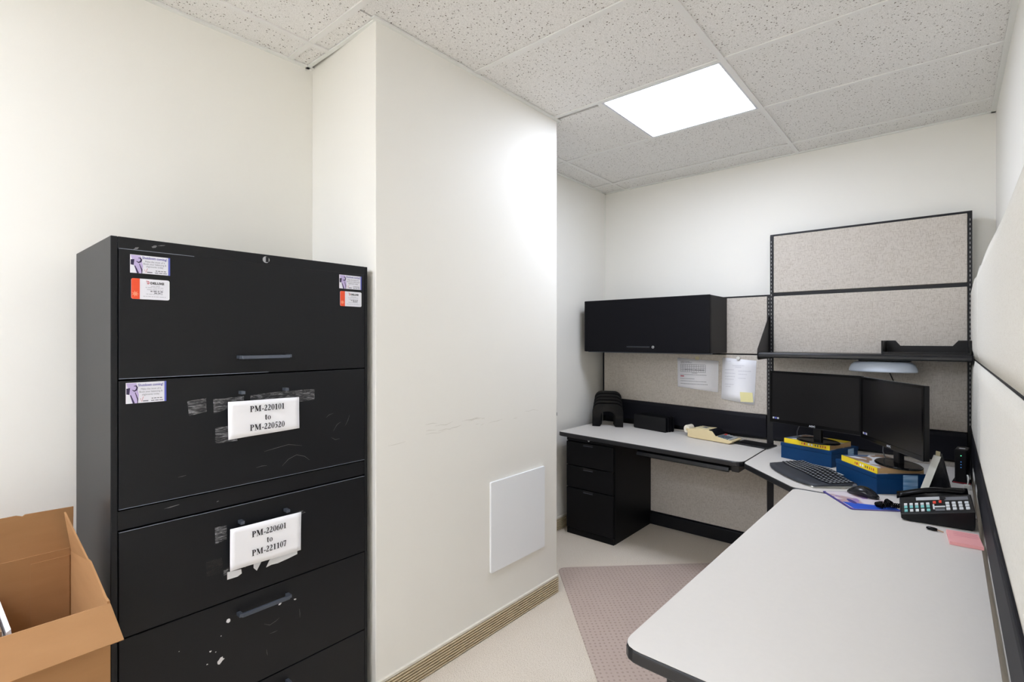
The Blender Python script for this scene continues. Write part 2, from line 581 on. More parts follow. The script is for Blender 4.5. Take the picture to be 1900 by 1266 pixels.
# ceiling: slab, tee grid, wall angles, tiles
ceil = struct(B('ceiling', 'tee', None, (XL - .1, XR + .1, YF - .1, YB + .1, 2.78, 2.86)))
xs = [XL, -2.047, -.767, XR]
ys = [YF] + [-2.73, -2.095, -1.46, -.825, -.195, .44, 1.075, 1.70, 2.335, 2.97, 3.625] + [YB]
LIGHTS = [(-1.405, -.767, 2.335, 2.97), (-2.047, -.767, -1.46, -.825), (-2.047, -.767, -2.73, -2.095)]  # last panel is unseen, added to brighten the shaded far worktop
def tile(x0, x1, y0, y1):
    g = .004
    B('ceiling_tile', 'tile', ceil, (x0 + g, x1 - g, y0 + g, y1 - g, CZ + .004 + random.uniform(0, .0015), CZ + .02))
for i in range(3):
    for j in range(len(ys) - 1):
        x0, x1, y0, y1 = xs[i], xs[i + 1], ys[j], ys[j + 1]
        if i == 0 and 1.0 < y0 < 2.3:
            if y0 < 1.2: tile(x0, x1, y0, COLY0)
            continue
        if i == 0 and abs(y0 - 2.335) < .01:
            tile(x0, x1, COLY1, y1); continue
        if i == 1:
            lit = [l for l in LIGHTS if abs(l[2] - y0) < .01]
            if lit:
                if lit[0][0] > x0 + .1: tile(x0, lit[0][0], max(y0, COLY1), y1)
                continue
            if abs(y0 - 1.075) < .01:
                tile(x0, COLX, y0, COLY0); tile(COLX, x1, y0, y1); continue
            if abs(y0 - 1.70) < .01:
                tile(COLX, x1, y0, y1); continue
        tile(x0, x1, y0, y1)
T = .012
def tee(x0, x1, y0, y1):
    B('tee_bar', 'tee', ceil, (x0, x1, y0, y1, CZ - .002, CZ + .004))
def main_tee(x, y0, y1):
    B('main_tee', 'tee', ceil, (x - T, x + T, y0, y1, CZ - .0026, CZ + .0036))
main_tee(-2.047, YF, COLY0); main_tee(-2.047, COLY1, YB); main_tee(-.767, YF, YB)
for y in ys[1:-1]:
    xa = COLX if COLY0 < y < COLY1 else XL
    tee(xa, -.767 - T, y - T, y + T); tee(-.767 + T, XR, y - T, y + T)
for l in LIGHTS[:1]:
    tee(l[0] - T, l[0] + T, l[2] + T, l[3] - T)
A = .02
def angle(x0, x1, y0, y1):
    B('wall_angle', 'angle', ceil, (x0, x1, y0, y1, CZ - .004, CZ + .003))
angle(XL, XL + A, YF, 1.188); angle(XL, XL + A, COLY1, YB); angle(XR - A, XR, YF, YB)
angle(XL, XR, YB - A, YB); angle(COLX, COLX + A, COLY0 - A, COLY1 + A); angle(XL, COLX, COLY0 - A + .012, COLY0 + .008)
angle(XL, COLX, COLY1, COLY1 + A); angle(XL, XR, YF, YF + A)

for l, lab in zip(LIGHTS, ('lit square ceiling light panel in front of the column', 'lit long ceiling light panel behind the camera, nearer the carton', 'added fill light panel in the ceiling at the unseen far end of the room')):
    x0, x1, y0, y1 = l[0] + T, l[1] - T, l[2] + T, l[3] - T
    t = thing('ceiling_light', lab, 'ceiling light', ((x0 + x1) / 2, (y0 + y1) / 2, CZ), group='ceiling lights')
    hx, hy, fw = (x1 - x0) / 2, (y1 - y0) / 2, .012
    B('frame', 'light_frame', t, (-hx, hx, -hy, -hy + fw, -.001, .03), (-hx, hx, hy - fw, hy, -.001, .03), (-hx, -hx + fw, -hy + fw, hy - fw, -.001, .03), (hx - fw, hx, -hy + fw, hy - fw, -.001, .03))
    B('diffuser', 'diffuser', t, (-hx + fw, hx - fw, -hy + fw, hy - fw, .004, .008))
    B('housing', 'light_frame', t, (-hx, hx, -hy, hy, .031, .06))

# access panel on the column
t = thing('access_panel', 'square white access panel screwed low on the column face', 'access panel', (COLX, 2.03, .52), PI / 2)
bm = bmesh.new(); prism(bm, rrect(-.218, .218, -.222, .222, .008), 'y', -.011, -.0005); obj('plate', bm, 'white_panel', t, bevel=.002)

# ------------------------------------------------------------------ lateral filing cabinet
CX, CY0, CY1, CTOP = -1.72, .337, 1.139, 1.722
fc = thing('filing_cabinet', 'tall black steel lateral filing cabinet in the wall alcove', 'filing cabinet', (CX, (CY0 + CY1) / 2, 0), PI / 2)
hw = (CY1 - CY0) / 2
D = .46
# local: x along the front (right = +x), front faces -y, z up
B('case', 'steel', fc, (-hw, -hw + .016, 0, D, 0, CTOP), (hw - .012, hw, 0, D, 0, CTOP), (-hw + .016, hw - .012, 0, D, CTOP - .034, CTOP),
  (-hw + .016, hw - .012, D - .01, D, 0, CTOP - .034), (-hw + .016, hw - .012, .03, D - .01, .0, .03), bevel=.002)
B('top_cap', 'steel', fc, (-hw, -hw + .0005 + .0, .0, D, CTOP - .03, CTOP - .0295))
B('shelf_rail', 'steel', fc, (-hw + .016, hw - .012, .004, .05, .915, .968), bevel=.001)
lock = thing  # alias guard
bm = bmesh.new(); cyl(bm, (0.01, -.006, CTOP - .018), (0.01, .003, CTOP - .018), .011, 20); lk = obj('lock', bm, 'nickel', fc)
B('keyway', 'ink', lk, (.009, .018, -.0068, -.006, CTOP - .026, CTOP - .008))
draw = [(1.690, 1.330), (1.326, .972), (.911, .619), (.615, .317), (.313, .02)]
DR = []
for i, (zt, zb) in enumerate(draw):
    d = B('drawer_front' if i else 'flip_door', 'steel', fc, (-hw + .018, hw - .014, -.001, .022, zb, zt), bevel=.0015)
    DR.append(d)
def bar_handle(par, x0, x1, z, full=True):
    bm = bmesh.new()
    prof = [(-.006, -.005), (-.004, .005), (.004, .006), (.006, -.003), (0, -.007)]
    if full:
        rings = []
        for x, dy in ((x0, -.012), (x0 + .004, -.024), (x1 - .004, -.024), (x1, -.012)):
            rings.append([(x, dy + p[0], z + p[1]) for p in prof])
        loft(bm, rings)
    for x in (x0 + .002, x1 - .002):
        box(bm, x - .006, x + .006, -.026, -.001, z - .004, z + .006)
        if not full:
            obj('handle_post', bm, 'handle', par, bevel=.001); bm = bmesh.new()
    if not full:
        bm.free(); return None
    return obj('handle', bm, 'handle', par, bevel=.001)
HX0, HX1 = .692 / 1.8 * 1.72 - (CY0 + CY1) / 2, .860 / 1.8 * 1.72 - (CY0 + CY1) / 2
bar_handle(DR[0], HX0, HX1, 1.383)
bar_handle(DR[1], HX0 + .006, HX1 - .010, 1.270, False)
bar_handle(DR[2], HX0 + .004, HX1 - .006, .858, False)
bar_handle(DR[3], HX0, HX1, .566)
bar_handle(DR[4], HX0, HX1, .272)
for d, z, x0, x1, th in ((DR[0], 1.3312, -hw + .018, .02, .0012), (DR[0], 1.6885, -hw + .018, -.2, .0012), (DR[1], .9735, -hw + .018, hw - .014, .0008), (DR[2], .9098, -hw + .018, hw - .014, .0009), (DR[2], .9098, -hw + .018, -.2, .0018)):
    B('edge_highlight', 'edgeglint', d, (x0, x1, -.0016, -.0005, z, z + th))  # pale strips painted as the highlights along the drawer edges
# paint chips and scratches
def fxy(px, py):
    """a point of the cabinet's front plane in front-local (x, z)"""
    dx = (px - 950) / F_PX; dz = -(py - 630) / F_PX
    f = (-math.sin(YAW), math.cos(YAW)); r = (math.cos(YAW), math.sin(YAW))
    rx, ry = f[0] + r[0] * dx, f[1] + r[1] * dx
    k = CX / rx
    return (ry * k - (CY0 + CY1) / 2, CAMZ + dz * k)
def blob(bm, px, py, rx, rz, ang=0, seed=0, y=-.0016):
    rnd = random.Random(seed)
    cx, cz = fxy(px, py)
    pts = []
    for k in range(11):
        a = 2 * PI * k / 11
        s = rnd.uniform(.6, 1.15)
        u, v = rx * s * math.cos(a), rz * s * math.sin(a)
        pts.append((cx + u * math.cos(ang) - v * math.sin(ang), cz + u * math.sin(ang) + v * math.cos(ang)))
    flat(bm, pts, y)
bm = bmesh.new()
for k, (px, py, a, b2, an) in enumerate([(423, 1152, .006, .008, 0), (409, 1226, .012, .009, .6), (390, 1209, .003, .003, 0), (384, 1233, .003, .002, 0), (410, 1180, .0016, .002, 0), (519, 1121, .006, .003, .5), (547, 1112, .005, .003, -.4), (332, 1209, .0015, .0015, 0), (400, 1210, .0018, .0018, 0)]):
    bm = bmesh.new()
    blob(bm, px, py, a, b2, an, k)
    obj('paint_chip', bm, 'chip', DR[3])
def scratch(par, lines):
    bm = bmesh.new()
    for pts in lines:
        p = [fxy(*q) for q in pts]
        stroke(bm, p, [.0003] + [.0009] * (len(p) - 2) + [.0003], -.0017)
    obj('scratch', bm, 'scratch', par)
scratch(DR[1], [[(490, 838), (510, 832), (535, 825), (560, 827)], [(523, 865), (535, 852), (550, 844), (565, 847), (574, 854)], [(618, 800), (625, 788), (632, 783)], [(614, 812), (622, 816), (630, 814)], [(475, 868), (485, 865), (495, 864)],
                [(330, 886), (338, 884), (345, 882)], [(640, 790), (645, 780), (648, 770)], [(605, 775), (610, 770), (618, 767)]])
scratch(DR[3], [[(490, 1158), (500, 1160), (512, 1152), (518, 1146)], [(500, 1176), (508, 1173), (514, 1170)], [(494, 1205), (495, 1212), (496, 1216)], [(555, 1130), (556, 1138), (556, 1146)]])
bm = bmesh.new(); blob(bm, 405, 931, .004, .0015, .2, 4, .0035); blob(bm, 320, 941, .02, .0012, .1, 5, .0035); obj('scratch', bm, 'scratch', fc)
bm = bmesh.new(); blob(bm, 286, 458, .007, .004, .3, 6, -.0006); blob(bm, 300, 456, .01, .0012, .2, 8, -.0006); blob(bm, 253, 461, .008, .003, .5, 9, -.0006); obj('scratch', bm, 'scratch', fc)

# magnets and cards on the cabinet
def card_place(name, label, px0, py0, px1, py1, cat, group):
    a, b2 = fxy(px0, py0), fxy(px1, py1)
    x0, x1 = a[0], b2[0]; z1 = a[1]; z0 = b2[1]
    t = thing(name, label, cat, (CX + .0015, (CY0 + CY1) / 2 + (x0 + x1) / 2, (z0 + z1) / 2), PI / 2, group)
    return t, (x1 - x0) / 2, (z1 - z0) / 2
def shutdown_card(label, c):
    t, hx, hz = card_place('advertising_magnet', label, *c, 'magnet', 'wrench advertising magnets')
    hx = max(hx, .04)
    B('sheet', 'card_white', t, (-hx, hx, -.0012, 0, -hz, hz))
    y = -.0015
    bm = bmesh.new(); frect(bm, hx * .90, hx, -hz, hz, y); obj('blue_edge', bm, 'card_blue', t)
    bm = bmesh.new()
    flat(bm, [(-.98 * hx, hz * .95), (-.5 * hx, hz * .95), (-.38 * hx, -.2 * hz), (-.42 * hx, -hz), (-.7 * hx, -hz)], y); obj('wrench_backdrop', bm, 'card_lilac', t)
    bm = bmesh.new()
    stroke(bm, [(-.62 * hx, .66 * hz), (-.52 * hx, .70 * hz), (-.46 * hx, .5 * hz), (-.50 * hx, .28 * hz), (-.60 * hx, .18 * hz), (-.70 * hx, .30 * hz)], [.03 * hx, .07 * hx, .08 * hx, .09 * hx, .07 * hx, .03 * hx], y - .0003)
    flat(bm, [(-.98 * hx, .45 * hz), (-.80 * hx, .5 * hz), (-.84 * hx, -.15 * hz), (-.98 * hx, -.1 * hz)], y - .0003)
    stroke(bm, [(-.78 * hx, -.2 * hz), (-.62 * hx, -hz)], [.05 * hx, .09 * hx], y - .0003)
    stroke(bm, [(-.56 * hx, .05 * hz), (-.44 * hx, -.6 * hz), (-.44 * hx, -hz)], [.03 * hx, .06 * hx, .03 * hx], y - .0003)
    obj('wrench_print', bm, 'card_dark', t)
    text_mesh('lettering', 'Shutdown coming!', hx * .21, 'violetink', t, .21 * hx, .62 * hz, y - .0006, sx=.80, fat=.0002)
    for k, s in enumerate(('Make the most of it', 'Book your balancing &', 'alignments today.')):
        text_mesh('lettering', s, hx * .155, 'greyink', t, .22 * hx, (.26 - .27 * k) * hz, y - .0006, sx=.82)
    bm = bmesh.new(); dashes(bm, .25 * hx, .84 * hx, -.66 * hz, .05 * hx, y, 3, .003, .008); dashes(bm, .22 * hx, .84 * hx, -.88 * hz, .05 * hx, y, 5, .005, .01); dashes(bm, -.18 * hx, .12 * hx, -.88 * hz, .06 * hx, y, 6, .008, .014)
    obj('fine_print', bm, 'greyink', t)
    bm = bmesh.new(); stroke(bm, [(-.30 * hx, -.55 * hz), (-.24 * hx, -.9 * hz), (-.16 * hx, -.4 * hz)], .02 * hx, y); obj('tick_print', bm, 'redink', t)
    return t
def deluxe_card(label, c):
    t, hx, hz = card_place('membership_magnet', label, *c, 'magnet', 'red and white card magnets')
    bm = bmesh.new(); prism(bm, rrect(-hx, hx, -hz, hz, .005), 'y', -.0012, 0); obj('sheet', bm, 'card_white', t)
    y = -.0015
    bm = bmesh.new(); pts = [p for p in rrect(-hx, hx, -hz, hz, .005) if p[0] < 0]; flat(bm, [(-.57 * hx, -hz), (-.57 * hx, hz)] + pts, y); obj('red_band', bm, 'card_red', t)
    bm = bmesh.new()
    lf = []
    for k in range(14):
        a = 2 * PI * k / 14; r = (.19 if k % 2 == 0 else .09) * hx
        lf.append((-.80 * hx + r * math.cos(a), -.5 * hz + r * math.sin(a)))
    flat(bm, lf, y - .0003); obj('leaf_print', bm, 'card_leaf', t)
    text_mesh('lettering', 'DELUXE', hx * .19, 'ink', t, .34 * hx, .52 * hz, y, sx=1.05, fat=.0004)
    bm = bmesh.new(); stroke(bm, [(-.24 * hx, .80 * hz), (-.12 * hx, .78 * hz), (-.08 * hx, .62 * hz), (-.14 * hx, .5 * hz)], .04 * hx, y); stroke(bm, [(-.22 * hx, .66 * hz), (-.15 * hx, .66 * hz), (-.18 * hx, .5 * hz)], .03 * hx, y); obj('logo_print', bm, 'redink', t)
    bm = bmesh.new()
    for k, (x0, x1, z) in enumerate([(0, .5, .28), (-.28, .72, .14), (-.2, .66, -.06), (-.24, .64, -.5), (-.4, .8, -.74)]):
        dashes(bm, x0 * hx, x1 * hx, z * hz, .045 * hx, y, k)
    obj('fine_print', bm, 'paleink', t)
    bm = bmesh.new(); dashes(bm, -.02 * hx, .64 * hx, -.24 * hz, .07 * hx, y, 8, .004, .008); dashes(bm, .18 * hx, .6 * hx, -.4 * hz, .06 * hx, y, 9); obj('contact_print', bm, 'greyink', t)
shutdown_card('wrench advertising magnet at the upper left of the cabinet top door', (241, 472, 315, 512))
deluxe_card('red and white card magnet below the upper left wrench magnet', (243, 516, 314, 558))
shutdown_card('wrench advertising magnet at the upper right of the cabinet top door', (629, 509.5, 670, 538.5))
deluxe_card('red and white card magnet at the right edge of the cabinet', (630.5, 540, 670, 570))
shutdown_card('wrench advertising magnet on the second drawer of the cabinet', (233, 711, 308, 744))

def tape(par, pts, mat='tape', y=-.002):
    bm = bmesh.new(); flat(bm, pts, y); return obj('tape_strip', bm, mat, par)
def paper_label(name, label, quad, lines, torn=False):
    P = [fxy(*q) for q in quad]      # TL TR BR BL
    cx = sum(p[0] for p in P) / 4; cz = sum(p[1] for p in P) / 4
    t = thing(name, label, 'paper label', (CX + .026, (CY0 + CY1) / 2 + cx, cz), PI / 2, 'taped drawer labels')
    Q = [(p[0] - cx, p[1] - cz) for p in P]
    bm = bmesh.new()
    N, K = 14, 8
    g = []
    for j in range(K + 1):
        row = []
        for i in range(N + 1):
            u, v = i / N, j / K
            x = (Q[3][0] * (1 - u) + Q[2][0] * u) * (1 - v) + (Q[0][0] * (1 - u) + Q[1][0] * u) * v
            z = (Q[3][1] * (1 - u) + Q[2][1] * u) * (1 - v) + (Q[0][1] * (1 - u) + Q[1][1] * u) * v
            yy = .0012 * math.sin(7 * u + 3 * v) + .003 * (1 - v) * (.5 + .5 * math.sin(5 * u))
            row.append(bm.verts.new((x, yy, z)))
        g.append(row)
    for j in range(K):
        for i in range(N):
            bm.faces.new([g[j][i], g[j][i + 1], g[j + 1][i + 1], g[j + 1][i]])
    o = obj('sheet', bm, 'paper', t, smooth=True)
    mo = o.modifiers.new('solid', 'SOLIDIFY'); mo.thickness = .0004; mo.offset = 1
    bm = bmesh.new()
    for s, z, h in lines:
        serif_line(bm, s, .006, z, h, -.0032)
    obj('lettering', bm, 'ink', t)
    return t, Q
la, Q = paper_label('drawer_label', 'white paper label reading PM-220101 to PM-220520 taped to the second drawer', [(417, 745), (548, 736), (549, 793), (418, 815)],
    [('PM-220101', .020, .0195), ('to', -.010, .0195), ('PM-220520', -.040, .0195)])
def lab_tape(lbl, quads, y=.0250):
    cx, cz = lbl.location.y - (CY0 + CY1) / 2, lbl.location.z
    for q, m in quads:
        pts = [fxy(*p) for p in q]
        tape(lbl, [(p[0] - cx, p[1] - cz) for p in pts], m, y - .0015)
lab_tape(la, [([(395, 741), (452, 735), (452, 748), (396, 768)], 'tape'), ([(347, 745), (382, 738), (383, 764), (350, 772)], 'tape'),
              ([(464, 734), (512, 727), (583, 722), (583, 742), (520, 750), (464, 757)], 'tape'), ([(399, 794), (440, 788), (440, 818), (399, 823)], 'tape'), ([(535, 795), (556, 785), (558, 770), (540, 772)], 'tape_dark')])
lb, Q = paper_label('drawer_label', 'white paper label reading PM-220601 to PM-221107 taped to the third drawer', [(421, 979), (552, 947), (551.5, 1017), (421, 1057)],
    [('PM-220601', .024, .0195), ('to', -.006, .0195), ('PM-221107', -.036, .0195)])
lab_tape(lb, [([(398, 979), (420, 975), (420, 1000), (399, 1011)], 'tape'), ([(548, 950), (562, 947), (566, 951), (552, 958)], 'tape'), ([(382, 1042), (412, 1035), (413, 1062), (383, 1070)], 'tape_dark'), ([(414, 1058), (424, 1052), (424, 1066), (414, 1068)], 'tape')])
# torn remains of an older label, stuck to the third drawer below its label
cx, cz = lb.location.y - (CY0 + CY1) / 2, lb.location.z
for pl in ([(421, 1062), (447, 1056), (448, 1064), (440, 1070), (421, 1076)], [(470, 1046), (484, 1036), (484, 1043), (476, 1059), (470, 1054)],
           [(493, 1053), (499, 1040), (508, 1030), (551, 1017), (551, 1028), (535, 1036), (515, 1045), (503, 1048)], [(452, 1048), (456, 1050), (454, 1053)]):
    pts = [fxy(*p) for p in pl]
    bm = bmesh.new()
    flat(bm, [(p[0] - cx, p[1] - cz) for p in pts], .0235)
    obj('torn_scrap', bm, 'paper_old', lb)

# ------------------------------------------------------------------ cardboard box with papers
bx = thing('cardboard_box', 'open brown cardboard box with raised flaps beside the filing cabinet', 'box', (-1.70, .085, 0))
t_ = .005
X0, X1, Y0, Y1, RZ = -.225, .22, -.205, .205, .83
B('back_wall', 'cardboard', bx, (X0, X0 + t_, Y0, Y1, 0, RZ + .01))
B('front_wall', 'cardboard', bx, (X1 - t_, X1, Y0, Y1, 0, RZ - .005))
B('side_wall', 'cardboard', bx, (X0 + t_, X1 - t_, Y1 - t_, Y1, 0, RZ))
B('side_wall', 'cardboard', bx, (X0 + t_, X1 - t_, Y0, Y0 + t_, 0, RZ))
B('bottom', 'cardboard', bx, (X0 + t_, X1 - t_, Y0 + t_, Y1 - t_, .0, .006))
def flap(pts3, th=.004, name='flap'):
    bm = bmesh.new()
    a = [bm.verts.new(p) for p in pts3]
    bm.faces.new(a)
    o = obj(name, bm, 'cardboard', bx)
    mo = o.modifiers.new('solid', 'SOLIDIFY'); mo.thickness = th; mo.offset = 0
    return o
flap([(X0, Y0, RZ + .008), (X0, Y1 - .0, RZ + .008), (X0 - .004, Y1 + .002, RZ + .125), (X0 - .004, Y1 - .1, RZ + .128), (X0 - .004, Y1 - .105, RZ + .124), (X0 - .004, Y1 - .118, RZ + .129), (X0 - .006, Y0, RZ + .125)])
flap([(X0 + .01, Y1 - .003, RZ), (X1 - .004, Y1 - .003, RZ - .004), (X1 - .2, Y1 - .002, RZ + .037), (X1 - .21, Y1 - .006, RZ + .042), (X0 + .03, Y1 - .022, RZ + .122)])
flap([(X1, Y0, RZ - .006), (X1, Y1, RZ - .006), (X1 + .063, Y1 + .012, RZ - .07), (X1 + .066, Y0 - .012, RZ - .073)])
flap([(X0 + .01, Y0, RZ), (X1 - .01, Y0, RZ), (X1 - .02, Y0 - .08, RZ - .06), (X0 + .02, Y0 - .08, RZ - .06)])
B('inner_crease', 'cardboard', bx, (X0 + t_, X0 + t_ + .002, Y1 - .09, Y1 - .008, .01, RZ - .01))
B('white_shipping_label', 'paper', bx, (X1, X1 + .0006, -.12, .008, .50, .70))
for k, (dy, h, m, th) in enumerate([(.012, .752, 'brown', .006), (.023, .770, 'brown', .007), (.034, .760, 'brown', .006)]):
    o = thing('paper_folder', ('brown paper folder leftmost in the cardboard box', 'brown paper folder standing between two others in the box', 'brown paper folder next to the white sheets in the box')[k], 'folder', (-1.78, .085 + dy, .0065), R(1), 'papers in the cardboard box')
    B('cover', m, o, (-.125, .125, -th / 2, th / 2, 0, h), (-.125, -.08, -th / 2, th / 2, h, h + .012)); B('sheets', 'paper_old', o, (-.12, .12, th / 2, th / 2 + .003, 0, h - .012))
o = thing('paper_bundle', 'bundle of white sheets leaning in the cardboard box', 'papers', (-1.78, .085 + .049, .0065), R(1), 'papers in the cardboard box')
bm = bmesh.new()
prism(bm, [(.002, 0), (.075, 0), (.004, .755), (-.004, .75)], 'x', -.12, .115); obj('sheets', bm, 'paper', o)
bm = bmesh.new(); prism(bm, [(.076, .0), (.078, 0), (.0065, .74), (.0055, .74)], 'x', -.12, .11); obj('cover_sheet', bm, 'paper_old', o)

# ------------------------------------------------------------------ partition panels
PY = 3.74
def slots(par, x, z0, z1, y, n=None):
    bm = bmesh.new()
    z = z0 + .02
    while z < z1 - .02:
        frect(bm, x - .002, x + .002, z, z + .012, y)
        z += .0254
    o = obj('slot_row', bm, 'slot', par)
    return o
def fabric_tile(par, x0, x1, z0, z1, y0=-.008, y1=.004, mat='fabric'):
    return B('fabric_tile', mat, par, (x0, x1, y0, y1, z0, z1), bevel=.004)
PLX0, PLX1, PTX1 = -2.196, -.90, .096
# low panel, local x from world, y relative to PY
lp = thing('partition_panel', 'lower woven beige partition panel behind the overhead cabinet', 'partition', (0, PY, 0), group='woven partition panels')
B('frame', 'trim', lp, (PLX0, PLX1 - .012, .004, .05, .0, 1.739), (PLX0, PLX1 - .012, -.006, .05, 1.732, 1.742))
B('base_raceway', 'trim', lp, (PLX0, PLX1 - .012, -.02, .004, .0, .092), bevel=.003)
B('slotted_post', 'trim', lp, (PLX1 - .03, PLX1 - .012, -.01, .004, .092, 1.739))
slots(lp, PLX1 - .02, .95, 1.739, -.0105)
B('slotted_post', 'trim', lp, (PLX0, PLX0 + .008, -.01, .004, .092, 1.739))
fabric_tile(lp, PLX0 + .009, PLX1 - .031, 1.341, 1.731)
fabric_tile(lp, PLX0 + .009, PLX1 - .031, .93, 1.331)
fabric_tile(lp, PLX0 + .009, PLX1 - .031, .10, .76)
bm = bmesh.new()
dz = .022 * (PLX1 - PLX0)
for z in (0,):
    pr = [(-.008, .93), (-.024, .925), (-.030, .905), (-.024, .80), (-.024, .775), (-.008, .775)]
    loft(bm, [[(PLX0 + .009, p[0], p[1] + dz + .004) for p in pr], [(PLX1 - .031, p[0], p[1]) for p in pr]])
obj('power_spine', bm, 'spine', lp, bevel=.003)
# tall panel
tp = thing('partition_panel', 'tall woven beige partition panel behind the monitors', 'partition', (0, PY, 0), group='woven partition panels')
B('frame', 'trim', tp, (PLX1 - .012, PTX1, .004, .05, 0, 2.135), (PLX1 - .012, PTX1 + .002, -.006, .052, 2.133, 2.143))
B('base_raceway', 'trim', tp, (PLX1 - .012, PTX1, -.02, .004, 0, .092), bevel=.003)
B('slotted_post', 'trim', tp, (PLX1 - .012, PLX1 + .008, -.01, .004, .092, 2.133))
slots(tp, PLX1 - .004, .95, 2.133, -.0105)
B('slotted_post', 'trim', tp, (PTX1 - .016, PTX1 + .002, -.01, .004, .092, 2.133))
slots(tp, PTX1 - .007, .95, 2.133, -.0105)
B('seam_bar', 'trim', tp, (PLX1 + .008, PTX1 - .016, -.006, .004, 1.73, 1.75))
for z0, z1 in ((1.752, 2.131), (1.341, 1.729), (.93, 1.331), (.10, .76)):
    fabric_tile(tp, PLX1 + .009, PTX1 - .017, z0, z1)
bm = bmesh.new()
pr = [(-.008, .93), (-.024, .925), (-.030, .905), (-.024, .80), (-.024, .775), (-.008, .775)]
prism(bm, pr, 'x', PLX1 + .009, PTX1 - .017); obj('power_spine', bm, 'spine', tp, bevel=.003)
# side panel along the right wall (faces -x)
PX = .10
sp = thing('partition_panel', 'pale padded partition panel along the right wall beside the long worktop', 'partition', (PX, 0, 0), PI / 2, group='pale partition panels')
# local: x = world y, y = -(world x - PX)
SY0, SY1, SEAM = .9, PY - .012, 2.86
B('frame', 'trim', sp, (SY0, SY1, -.055, -.004, 0, 1.72))
B('base_raceway', 'trim', sp, (SY0, SY1, -.004, .012, 0, .092))
def pad(x0, x1, z0, z1, bulge=.008, wav=0.0):
    bm = bmesh.new()
    N, K = max(8, int((x1 - x0) / .05)), 8
    g = []
    for j in range(K + 1):
        row = []
        for i in range(N + 1):
            u, v = i / N, j / K
            e = min(1, min(u, 1 - u) * (x1 - x0) / .03) ** .5 * min(1, min(v, 1 - v) * (z1 - z0) / .03) ** .5
            zz = z0 + (z1 - z0) * v + (wav * math.sin(9 * u + 1.0) * v * v if wav else 0)
            row.append(bm.verts.new((x0 + (x1 - x0) * u, -.003 + bulge * e, zz)))
        g.append(row)
    for j in range(K):
        for i in range(N):
            bm.faces.new([g[j][i], g[j][i + 1], g[j + 1][i + 1], g[j + 1][i]])
    o = obj('fabric_tile', bm, 'pale_fabric', sp, smooth=True)
    mo = o.modifiers.new('solid', 'SOLIDIFY'); mo.thickness = .003
    return o
for a, b2 in ((SY0, SEAM - .004), (SEAM + .004, SY1)):
    pad(a, b2, .92, 1.331, .007)
    pad(a, b2, 1.341, 1.742, .009, .006)
    pad(a, b2, .10, .74, .004)
B('top_cap', 'pale_fabric', sp, (SY0, SY1, -.056, -.002, 1.72, 1.744), bevel=.006)
bm = bmesh.new()
for y0, y1, o_ in ((SY0, SEAM - .01, 0.0), (SEAM - .01, SY1, -.004)):
    pr = [(-.003, .925), (.008 + o_, .925), (.011 + o_, .915), (.010 + o_, .79), (.006 + o_, .77), (-.003, .77)]
    prism(bm, pr, 'x', y0, y1)
obj('power_spine', bm, 'spine', sp, bevel=.002)

# ------------------------------------------------------------------ worktops
def zt(x):
    return .738 + .022 * (-.89 - x)
TILT = .022
def worktop(name, label, poly, rad, group, zoff=0.736, loc=None, tilt=0.0):
    t = thing(name, label, 'desk', loc or (0, 0, 0), group=group, tilt=tilt)
    bm = bmesh.new(); prism(bm, round_poly(poly, rad), 'z', zoff - .0012, zoff); obj('laminate_surface', bm, 'laminate', t)
    c = Vector((sum(p[0] for p in poly) / len(poly), sum(p[1] for p in poly) / len(poly)))
    bm = bmesh.new(); prism(bm, round_poly([tuple(c + (Vector(p) - c).normalized() * ((Vector(p) - c).length + .0035)) for p in poly], rad), 'z', zoff - .032, zoff - .0014); obj('edge_band', bm, 'edge', t, bevel=.006, seg=3)
    return t
lw = worktop('desk_worktop', 'grey laminate worktop carrying the calculator and file sorters', [(-1.28, -.0), (-.0, 0), (0, .655), (-1.28, .655)], [.03, .06, 0, 0], 'grey laminate worktops', 0.0, (-.892, 3.055, .738), TILT)
cw = worktop('desk_worktop', 'grey laminate corner worktop carrying the two monitors', [(-.885, 3.06), (-.565, 2.712), (.084, 2.702), (.084, 3.71), (-.885, 3.71)], [.03, .02, 0, 0, 0], 'grey laminate worktops')
rw = worktop('desk_worktop', 'long empty grey laminate worktop nearest the camera', [(-.575, 1.055), (.084, 1.055), (.084, 2.690), (-.555, 2.690)], [.05, .02, 0, .03], 'grey laminate worktops')
B('leg', 'edge', rw, (-.498, -.44, 1.13, 1.18, .03, .704), bevel=.004); B('foot', 'edge', rw, (-.54, .05, 1.125, 1.185, 0, .03), bevel=.006); B('leg', 'edge', rw, (-.02, .03, 1.13, 1.18, .03, .704), bevel=.004)
B('support_bracket', 'edge', rw, (.02, .084, 2.60, 2.63, .60, .704)); B('support_bracket', 'edge', cw, (-.80, -.775, 3.40, 3.715, .66, .704)); B('support_bracket', 'edge', cw, (-.05, -.025, 3.40, 3.715, .66, .704))

# pencil drawer under the left worktop
pd = thing('pencil_drawer', 'slim black pencil drawer hung under the calculator worktop', 'drawer', (-1.24, 3.10, zt(-1.24) - .034), tilt=TILT)
B('tray', 'plastic', pd, (-.33, .27, .02, .36, -.040, -.001), bevel=.003)
bm = bmesh.new(); prism(bm, [(-.0, -.02), (.02, -.012), (.02, -.046), (.006, -.05), (-.006, -.042)], 'x', -.33, .26); obj('front_lip', bm, 'smoke', pd, bevel=.002)
B('slide_rail', 'edge', pd, (.27, .31, .02, .34, -.045, -.001))

